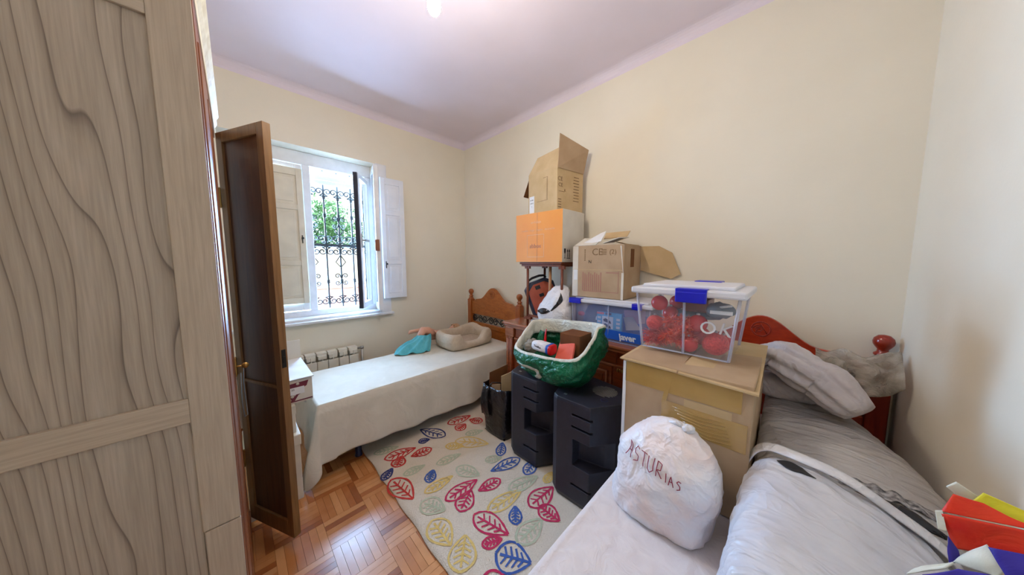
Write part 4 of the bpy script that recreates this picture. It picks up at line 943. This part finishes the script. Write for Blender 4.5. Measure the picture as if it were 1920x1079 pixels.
# brown carton on that bin
bc = thing('brown_carton', 'worn brown carton with printed front on the tinted bin', 'box', (2.18, 1.06, 1.196))
cz0, cz1 = 1.1965, 1.612
B = Matrix.Translation((2.005, 1.283, 0)) @ Matrix.Rotation(radians(2), 4, 'Z')
P('box_body', open_box(0, .355, -.425, 0, cz0, cz1).xf(B), 'kraftd', bc, bev=.002)
P('front_crease', MB().box((-.0015, -.42, 1.418), (.001, -.004, 1.422)).xf(B), 'kraft', bc)
P('corner_tape', MB().box((-.0014, -.05, cz0+.002), (-.0002, 0, cz1-.002)).xf(B), 'cardwhite', bc)
P('corner_tape', MB().slab([(-.0018, -.405, cz1-.01), (-.0018, -.395, cz1-.01), (-.0018, -.424, 1.38), (-.0018, -.426, 1.38)], .0012).box((-.0018, -.427, cz0), (-.0002, -.41, 1.40)).xf(B), 'cardwhite', bc)
P('blue_sticker', MB().box((-.0022, -.045, 1.335), (-.0012, -.012, 1.42)).xf(B), 'paper', bc)
fp = MB()
for k in range(10): fp.box((-.0012, -.10-k*.017, 1.25), (-.0003, -.092-k*.017, 1.40-.01*(k % 3)))
fp.box((-.0012, -.39, 1.245), (-.0003, -.10, 1.25)).box((-.0012, -.39, 1.245), (-.0003, -.386, 1.41)).box((-.0012, -.385, 1.395), (-.0003, -.29, 1.402))
P('printed_block', fp.xf(B), 'inkred', bc)
ip = MB()
for k in range(4): ip.box((-.0012, -.29, cz1-.075+k*.012), (-.0003, -.25, cz1-.069+k*.012))
for k in range(6): ip.box((-.0012, -.115, cz1-.12+k*.016), (-.0003, -.105, cz1-.11+k*.016))
P('printed_marks', ip.xf(B), 'ink', bc)
def bxf(o): o.data.transform(Matrix.Translation(-Vector(ORG[bc.name])) @ B @ Matrix.Translation(Vector(ORG[bc.name])))
bxf(text('CE', .075, (-.001, -.215, cz1-.055), FX, 'ink', bc)); bxf(text('(2)', .05, (-.001, -.34, cz1-.055), FX, 'ink', bc)); bxf(text('N', .035, (-.001, -.155, cz1-.13), FX, 'inkblk', bc))
P('flap', MB().slab([(.352, -.422, cz1-.004), (.352, -.43, cz1-.2), (.35, -.66, cz1-.26), (.352, -.72, cz1-.22), (.354, -.655, cz1-.06), (.356, -.56, cz1-.005)], .005).xf(B), 'kraft', bc)
P('flap', MB().slab([(.0, -.01, cz1), (0, -.20, cz1), (.10, -.21, cz1+.06), (.14, -.03, cz1+.07)], .004).xf(B), 'cardwhite', bc)
P('flap', MB().slab([(.08, -.426, cz1), (.30, -.426, cz1), (.26, -.30, cz1+.02), (.12, -.30, cz1+.03)], .004).xf(B), 'kraft', bc)
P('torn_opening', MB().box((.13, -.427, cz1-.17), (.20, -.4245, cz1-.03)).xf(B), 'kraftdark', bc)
item('paper_sheet', MB().slab([(2.03, 1.24, cz1+.004), (2.05, 1.06, cz1+.03), (2.12, 1.05, cz1+.115), (2.12, 1.10, cz1+.10)], .003), 'paper', 'white pointed paper sheet rising from the brown carton', 'paper')
item('folded_leaflet', MB().slab([(2.04, 1.04, cz1+.012), (2.06, .92, cz1+.05), (2.20, .90, cz1+.06), (2.2, 1.02, cz1+.03)], .004), 'paper', 'folded white leaflet lying on the brown carton', 'leaflet')
item('kraft_envelope', MB().slab([(2.16, 1.09, cz1+.055), (2.16, .90, cz1+.065), (2.22, .90, cz1+.112), (2.22, 1.10, cz1+.108)], .004), 'kraft', 'flat kraft envelope behind the white sheets on brown carton', 'envelope')

# ------------------------------------------------------------------ big carton on the light-reddened bed and the bin of decorations
gx0, gx1, gy0, gy1, gz0, gz1 = 1.225, 1.87, .055, .505, ZM2+.008, 1.065
bgb = thing('large_carton', 'large taped brown carton standing on the white quilt', 'box', ((gx0+gx1)/2, .28, gz0))
P('box_body', MB().box((gx0, gy0, gz0), (gx1, gy1, gz1-.012)), 'kraftd', bgb, bev=.004)
P('top_flap', MB().slab([(gx0-.012, gy1+.012, gz1-.022), (gx0-.014, .29, gz1-.024), (gx0+.30, .285, gz1-.006), (gx1, .285, gz1-.006), (gx1, gy1+.006, gz1-.008)], .006, (0, 0, 1)), 'kraft', bgb)
P('top_flap', MB().slab([(gx0-.014, .283, gz1-.026), (gx0-.018, gy0-.012, gz1-.034), (gx1, gy0-.006, gz1-.010), (gx1, .28, gz1-.008), (gx0+.2, .28, gz1-.008)], .006, (0, 0, 1)), 'kraft', bgb)
P('tape_strip', MB().box((gx0-.0014, gy0+.03, gz1-.12), (gx0-.0002, gy1-.012, gz1-.03)), 'tape', bgb)
P('tape_strip', MB().slab([(gx0-.002, .318, gz1-.03), (gx0-.002, .300, gz1-.03), (gx0-.002, .325, gz1-.17), (gx0-.002, .34, gz1-.16)], .0012), 'tape', bgb)
P('tape_strip', MB().box((gx0-.0018, gy0+.01, gz1-.26), (gx0-.0004, .34, gz1-.155)), 'tape', bgb, label='clear shiny tape across the middle')
P('corner_tape', MB().box((gx0-.0014, gy1-.014, gz0+.01), (gx0-.0002, gy1, gz1-.03)), 'paper', bgb)
P('label_remnant', MB().box((gx0-.0022, .11, gz1-.155), (gx0-.0012, .26, gz1-.125)), 'kraft', bgb)
for k in range(7): P('tape_wrinkle', MB().tube([(gx0-.002, .30-.01*k, gz1-.17-.012*k), (gx0-.003, .22-.008*k, gz1-.176-.013*k), (gx0-.002, .13-.004*k, gz1-.172-.012*k)], .0013, 5), 'tape', bgb)
item('blue_book', MB().box((1.20, .02, ZM2+.0075), (1.40, .052, ZM2+.025)), 'blue', 'thin blue edged book lying against the large carton', 'book', bev=.002)

db = bin_('decoration_bin', 'clear plastic bin of red decorations with blue clips on the large carton', 1.405, 1.735, .150, .490, gz1+.002, 1.345, 'binclear', .026, .034, ((.23, .345),), back=True, lat=.038)
BA = [(1.435, .43, 1.285, .036, 'red bauble highest at the left of the clear bin'), (1.437, .447, 1.185, .038, 'red bauble midway up the left edge of the clear bin'), (1.47, .365, 1.135, .036, 'dark red bauble behind the bushy tinsel in the clear bin'), (1.445, .272, 1.208, .038, 'red bauble just left of the middle rib of the clear bin'),
 (1.46, .206, 1.125, .050, 'largest red bauble low at the right of the clear bin'), (1.56, .19, 1.112, .036, 'red bauble behind the largest one in the clear bin'), (1.44, .30, 1.108, .036, 'red bauble low under the tinsel by the middle rib'), (1.50, .44, 1.118, .045, 'glittery red bauble in the lower left rear of the bin'),
 (1.52, .30, 1.18, .040, 'red bauble behind the middle rib under the branch'), (1.60, .29, 1.12, .045, 'red bauble at the bottom in the middle of the bin rear'), (1.58, .40, 1.13, .045, 'glittery red bauble at the bottom rear of the bin'), (1.475, .39, 1.235, .034, 'red bauble below the highest one in the clear bin'), (1.52, .375, 1.285, .034, 'red bauble behind the crate at the top of the bin')]
for i, (x, y, z, r, lb) in enumerate(BA):
    o = P('christmas_bauble', MB().blob((x, y, z), (r, r, r), 2, 0, nu=24, nv=16), 'redglit' if i % 3 == 1 else 'redball'); tag(o, lb, 'bauble', 'red baubles in the clear bin')
    P('cap', MB().lathe([(.007, 0), (.007, .008), (.003, .01)], (x, y, z+r-.002), 10), 'steel', o)
def garland(c, r, n, m, label, seed):
    rr = random.Random(seed); mb = MB()
    for k in range(n):
        t = 2*pi*k/n; p = Vector(c)+Vector((r[0]*cos(t), r[1]*sin(t*2), r[2]*sin(t)))
        d = Vector((rr.gauss(0, 1), rr.gauss(0, 1), rr.gauss(0, 1))).normalized()*rr.uniform(.026, .044); s_ = d.orthogonal().normalized()*.0022
        mb.add([p-s_, p+s_, p+d+s_*.4, p+d-s_*.4], [(0, 1, 2, 3)])
    o = P('tinsel_garland', mb, m); o['kind'] = 'stuff'; tag(o, label, 'garland')
garland((1.428, .345, 1.165), (.012, .05, .05), 900, 'tinsel', 'bushy orange red tinsel in the middle of the clear bin', 1)
garland((1.432, .44, 1.118), (.012, .03, .022), 600, 'redglit', 'red tinsel in the lower left of the clear bin', 2)
item('wooden_crate', MB().box((1.46, .24, 1.255), (1.60, .34, 1.262)).box((1.46, .24, 1.262), (1.466, .34, 1.31)).box((1.594, .24, 1.262), (1.60, .34, 1.31)).box((1.466, .24, 1.262), (1.594, .246, 1.31)).box((1.466, .334, 1.262), (1.594, .34, 1.31)), 'standw', 'small brown wooden crate high in the clear bin', 'crate', bev=.002)
item('pine_branch', MB().blob((1.52, .30, 1.235), (.07, .11, .02), 2, .012, 26, 4, nu=30, nv=12), 'greyish', 'grey green branch under the small crate in the bin', 'branch')
item('grey_ribbon_coil', MB().blob((1.48, .20, 1.27), (.05, .05, .035), 2, .016, 20, 9, nu=26, nv=14), 'greyish', 'grey ribbon coil at the right in the clear bin', 'ribbon')
item('white_wood_slat', MB().box((1.415, .15, 1.262), (1.43, .225, 1.276)), 'paper', 'flat white wooden slat at the right of the clear bin', 'slat')
item('white_stick', MB().tube([(1.46, .24, 1.275), (1.43, .155, 1.30)], .005, 8), 'paper', 'thin white stick above the slat in the bin', 'stick')
text('O', .075, (1.4005, .225, 1.20), FX, 'paper', None, 'letter_ornament', .003, .4)
tag(bpy.data.objects['letter_ornament'], 'white letter O ornament in the clear bin', 'ornament')
o = text('K', .07, (1.425, .168, 1.195), FX, 'paper', None, 'letter_ornament', .006, -.25); tag(o, 'white letter K ornament right in the clear bin', 'ornament')

# ------------------------------------------------------------------ soft bags on the light-reddened bed
hb = thing('knotted_white_bag', 'knotted white plastic bag with red handwriting before the large carton', 'bag', (1.07, .28, ZM2+.008))
zq = ZM2+.0085
HB = [((1.085, .29, zq), (.105, 0, 0), (0, .145, 0), 3.2), ((1.085, .288, zq+.02), (.115, 0, 0), (0, .158, 0), 3.2), ((1.083, .282, zq+.10), (.118, 0, 0), (0, .163, 0), 3.0), ((1.085, .275, zq+.17), (.12, 0, 0), (0, .17, 0), 2.4), ((1.09, .272, zq+.24), (.112, 0, 0), (0, .158, 0), 2.2), ((1.10, .272, zq+.295), (.09, 0, 0), (0, .122, 0), 2), ((1.105, .272, zq+.33), (.06, 0, 0), (0, .082, 0), 2), ((1.11, .265, zq+.35), (.03, 0, 0), (0, .042, 0), 2), ((1.112, .262, zq+.358), (.01, 0, 0), (0, .012, 0), 2)]
P('bag_film', MB().loft(interp(HB, 4), 72, .017, 9, 3), 'bagrosy', hb)
P('knot', MB().blob((1.10, .215, zq+.352), (.018, .022, .016), 2, .006, 40, 2, nu=18, nv=10).tube([(1.10, .225, zq+.35), (1.095, .25, zq+.362), (1.10, .275, zq+.352)], [.006, .009, .006], 8), 'bagwhite', hb)
def onhb(y, z, d=.004):
    for i in range(len(HB)-1):
        if HB[i][0][2] <= z <= HB[i+1][0][2]:
            t = (z-HB[i][0][2])/(HB[i+1][0][2]-HB[i][0][2]); c = Vector(HB[i][0]).lerp(Vector(HB[i+1][0]), t); a = HB[i][1][0]*(1-t)+HB[i+1][1][0]*t; b = HB[i][2][1]*(1-t)+HB[i+1][2][1]*t; e = HB[i][3]
            yy = min(.98, abs((y-c.y)/b)); X = c.x-a*(1-yy**e)**(1/e); q = Vector((X, y, z))
            return q+(q-c).normalized()*(.017*wr(q, 9, 3)+d)
    return Vector((1, y, z))
strokes = dict(A=[[(0, 0), (.35, 1), (.8, 0)], [(.15, .4), (.65, .4)]], S=[[(.7, .9), (.3, 1), (.05, .75), (.6, .4), (.6, .1), (.1, 0)]], T=[[(0, 1), (.8, .95)], [(.4, 1), (.4, 0)]], U=[[(0, 1), (.05, .2), (.35, 0), (.7, .2), (.7, 1)]], R=[[(.05, 0), (.1, 1), (.6, .9), (.55, .55), (.1, .5), (.7, 0)]], I=[[(.2, 1), (.25, 0)]])
pen = MB(); y_ = .385; z_ = zq+.225; hgt = .045
for i, ch in enumerate('ASTURIAS'):
    k = 1.0 if i < 5 else .6; adv = {'I': .4}.get(ch, .8)*.030*(1 if i < 5 else .7)
    for st0 in strokes[ch]:
        pts = []
        for a, b in zip(st0, st0[1:]):
            for s_ in range(5): t = s_/5; pts.append((a[0]+(b[0]-a[0])*t, a[1]+(b[1]-a[1])*t))
        pts.append(st0[-1])
        pen.tube([onhb(y_-p[0]*.026*k, z_+p[1]*hgt*k) for p in pts], .0014, 5)
    y_ -= adv+.003; z_ -= .0025
P('handwriting', pen, 'pen', hb)

# rear grey bag, front pale bag
P0 = [((2.24, -.06, .62), (0, .13, 0), (0, 0, .08), 2.4), ((2.12, -.085, .64), (0, .17, 0), (0, 0, .12), 2.6), ((1.95, -.12, .65), (0, .195, 0), (0, 0, .125), 2.6), ((1.75, -.155, .655), (0, .225, 0), (0, 0, .13), 2.7), ((1.50, -.18, .66), (0, .235, 0), (0, 0, .13), 2.8), ((1.36, -.18, .655), (0, .232, 0), (0, 0, .125), 2.6), ((1.275, -.185, .65), (0, .22, 0), (0, 0, .115), 2.5)]
gbm = MB().loft(interp(P0, 6), 56, .02, 7, 5)
for v in gbm.v:
    v.z = max(v.z, ZM2+.0085); v.y = max(v.y, YC+.006); v.y = min(v.y, .048)
tag(P('grey_bag', gbm, 'baggrey'), 'big grey film bag of bedding along the wall on the light-reddened bed', 'bag')
F0 = [((1.26, -.155, .70), (0, .20, 0), (0, 0, .165), 2.6), ((1.16, -.155, .70), (0, .215, 0), (0, 0, .175), 2.6), ((1.0, -.155, .68), (0, .225, 0), (0, 0, .165), 2.6), ((.85, -.155, .665), (0, .23, 0), (0, 0, .15), 2.6), ((.70, -.16, .65), (0, .225, 0), (0, 0, .13), 2.6), ((.52, -.16, .63), (0, .20, 0), (0, 0, .10), 2.4), ((.42, -.16, .60), (0, .13, 0), (0, 0, .06), 2.2)]
pg = thing('pale_bag', 'pale open plastic bag with cut-out handle at the near end of the bed', 'bag', (.9, -.16, ZM2+.008))
pbm = MB().loft(interp(F0, 7), 60, .022, 7, 9)
TLT = lambda y, z: ZM2+.0085+(z-ZM2-.0085)*(1+1.05*min(.04, y))
for v in pbm.v:
    v.z = TLT(v.y, v.z)
    v.z = max(v.z, ZM2+.0085); v.y = max(v.y, YC+.006); v.y = min(v.y, .10)
P('bag_film', pbm, 'bagpale', pg)
def hem(u, v):
    a = radians(160-150*u); y = -.155+.222*cos(a); z = .70+.19*sin(a)**.8
    return (1.262-.035*v+.01*sin(u*9), y+.0, TLT(y, z)+.014-.012*v*v+.004*sin(u*17))
P('hem_band', MB().grid(hem, 40, 6, th=.004), 'bagwhite', pg)
from mathutils.bvhtree import BVHTree
def drape(mbs, x, y, up=.003):
    best = None
    for t in mbs:
        h = t.ray_cast(Vector((x, y, 3)), Vector((0, 0, -1)))
        if h[0] is not None and (best is None or h[0].z > best): best = h[0].z
    return Vector((x, y, (best if best is not None else .6)+up))
TP = BVHTree.FromPolygons([tuple(v) for v in pbm.v], pbm.f); TG = BVHTree.FromPolygons([tuple(v) for v in gbm.v], gbm.f)
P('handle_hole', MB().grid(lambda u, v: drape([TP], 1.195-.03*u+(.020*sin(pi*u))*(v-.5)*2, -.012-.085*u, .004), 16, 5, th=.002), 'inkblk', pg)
rb = [drape([TP], x, y, .004) for x, y in ((.985, -.215), (.98, -.228), (.995, -.24), (.985, -.236), (1.01, -.232), (.97, -.245))]
P('tied_ribbon', MB().tube(rb, .003, 6), 'inkblk', pg)
tag(P('mouth_shade', MB().grid(lambda u, v: drape([TG, TP], 1.275+.05*v*sin(pi*u)**.5, -.14-.20*u, .004+.012*sin(pi*v)), 30, 8, th=.004), 'bagblack'), 'dark strip of painted shade at the mouth of the pale bag', 'shade')  # dark strip painted in for the shade inside the bag's mouth
tag(P('lace_trim', MB().grid(lambda u, v: drape([TG, TP], 1.325+.045*v+.004*sin(u*50), -.10-.255*u, .006+.004*sin(u*40)), 50, 5, th=.002), 'lace'), 'patterned grey trim behind the mouth of the pale bag', 'cloth')
# duvet roll and pillow against the headboard
def roll(pts, rad, m, lab, nm, cat, seed, flat=.62, amp=.012):
    P_ = [Vector(p) for p in pts]; n = 30; rings = []
    for i in range(n):
        t = i/(n-1)*(len(P_)-1); k = min(int(t), len(P_)-2); f = t-k
        c = P_[k].lerp(P_[k+1], f*f*(3-2*f) if len(P_) > 2 else f); d = (P_[k+1]-P_[k]).normalized()
        up = Vector((0, 0, 1)); s_ = d.cross(up).normalized(); up = s_.cross(d).normalized()
        e = min(1, sin(pi*min(1, max(.02, (i+.35)/(n-.3))))**.3); rr = rad*e
        rings.append((c, s_*rr, up*rr*flat, 2.3))
    return tag(P(nm, MB().loft(rings, 72, amp, 8, seed, ridge=.22), m), lab, cat)
roll([(2.03, .12, .95), (1.99, .0, .985), (1.93, -.15, .92), (1.87, -.262, .825)], .135, 'duvet', 'pale lilac rolled duvet sloping across the top of the heap', 'duvet', 'duvet', 3, .60, .022)
tag(P('pillow', MB().blob((2.10, -.02, .815), (.15, .15, .065), 3, .012, 8, 6), 'duvet'), 'pale pillow under the rolled duvet against the headboard', 'pillow')
mbm = MB().grid(lambda u, v: (2.20-.13*v+.02*sin(u*8)+.02*mnoise.noise(Vector((u*5, v*5, 3))), -.13-.275*u, 1.02+.03*u-.05*v-.20*v*v*(1-.55*u)-.02*sin(u*pi)+.03*mnoise.noise(Vector((u*4, v*6, 9)))), 36, 20, th=.002)
tag(P('printed_plastic_bag', mbm, 'mesh'), 'crumpled clear bag with printed pattern hooked over the right bedpost', 'bag')
tag(P('clear_film_sack', MB().blob((2.17, -.205, .875), (.06, .07, .11), 2.2, .022, 14, 12, nu=44, nv=26), 'mesh'), 'clear crumpled sack hanging below the printed plastic bag', 'bag')

# patchwork kite cloth at the near right corner
kt = thing('kite_cloth', 'crumpled red, purple, white and yellow kite cloth at the lower right', 'kite', (1.0, -.33, .80))
def patch(pts, m, nm, seed, n=9):
    a, b, c, d = [Vector(p) for p in pts]
    def f(u, v):
        q = a.lerp(b, u).lerp(d.lerp(c, u), v); e = sin(pi*u)*sin(pi*v)
        w_ = mnoise.noise(q*9+Vector((seed, 0, 0)))*.018*(.25+e)
        return q+Vector((-.55, .55, .6))*w_
    return P(nm, MB().grid(f, n*2, n*2, th=.003), m, kt)
patch([(.955, -.244, .985), (.955, -.262, .924), (.93, -.40, 1.0), (.955, -.40, 1.03)], 'kred', 'red_panel', 1)
patch([(.965, -.246, .985), (.97, -.257, 1.026), (.975, -.33, 1.022), (.95, -.40, 1.035)], 'kred', 'red_panel', 2)
patch([(.96, -.238, .985), (.96, -.246, .99), (.955, -.252, .955), (.955, -.243, .952)], 'kwhite', 'white_panel', 3)
patch([(.985, -.252, 1.03), (.985, -.262, 1.046), (.985, -.295, 1.025), (.985, -.275, 1.01)], 'kwhite', 'white_panel', 4)
patch([(.975, -.278, 1.02), (.975, -.288, 1.045), (.965, -.36, 1.03), (.965, -.35, 1.0)], 'kyellow', 'yellow_panel', 5)
patch([(.945, -.252, .95), (.945, -.262, .93), (.94, -.268, .915), (.94, -.256, .90)], 'kpurple', 'purple_panel', 6)
patch([(.94, -.262, .906), (.935, -.288, .968), (.92, -.303, .945), (.92, -.298, .925)], 'kwhite', 'white_panel', 7)
patch([(.93, -.288, .966), (.93, -.42, 1.01), (.90, -.42, .93), (.91, -.302, .935)], 'kpurple', 'purple_panel', 8)
patch([(.93, -.212, .845), (.935, -.226, .872), (.94, -.264, .910), (.925, -.25, .895)], 'kwhite', 'white_panel', 9)
patch([(.915, -.224, .868), (.925, -.262, .905), (.92, -.292, .922), (.87, -.268, .85)], 'kpurple', 'purple_panel', 10)
patch([(.90, -.205, .84), (.90, -.220, .858), (.86, -.235, .84), (.86, -.20, .815)], 'kyellow', 'yellow_panel', 11)
patch([(.91, -.295, .922), (.90, -.42, .94), (.78, -.42, .85), (.84, -.262, .85)], 'kwhite', 'white_panel', 12)
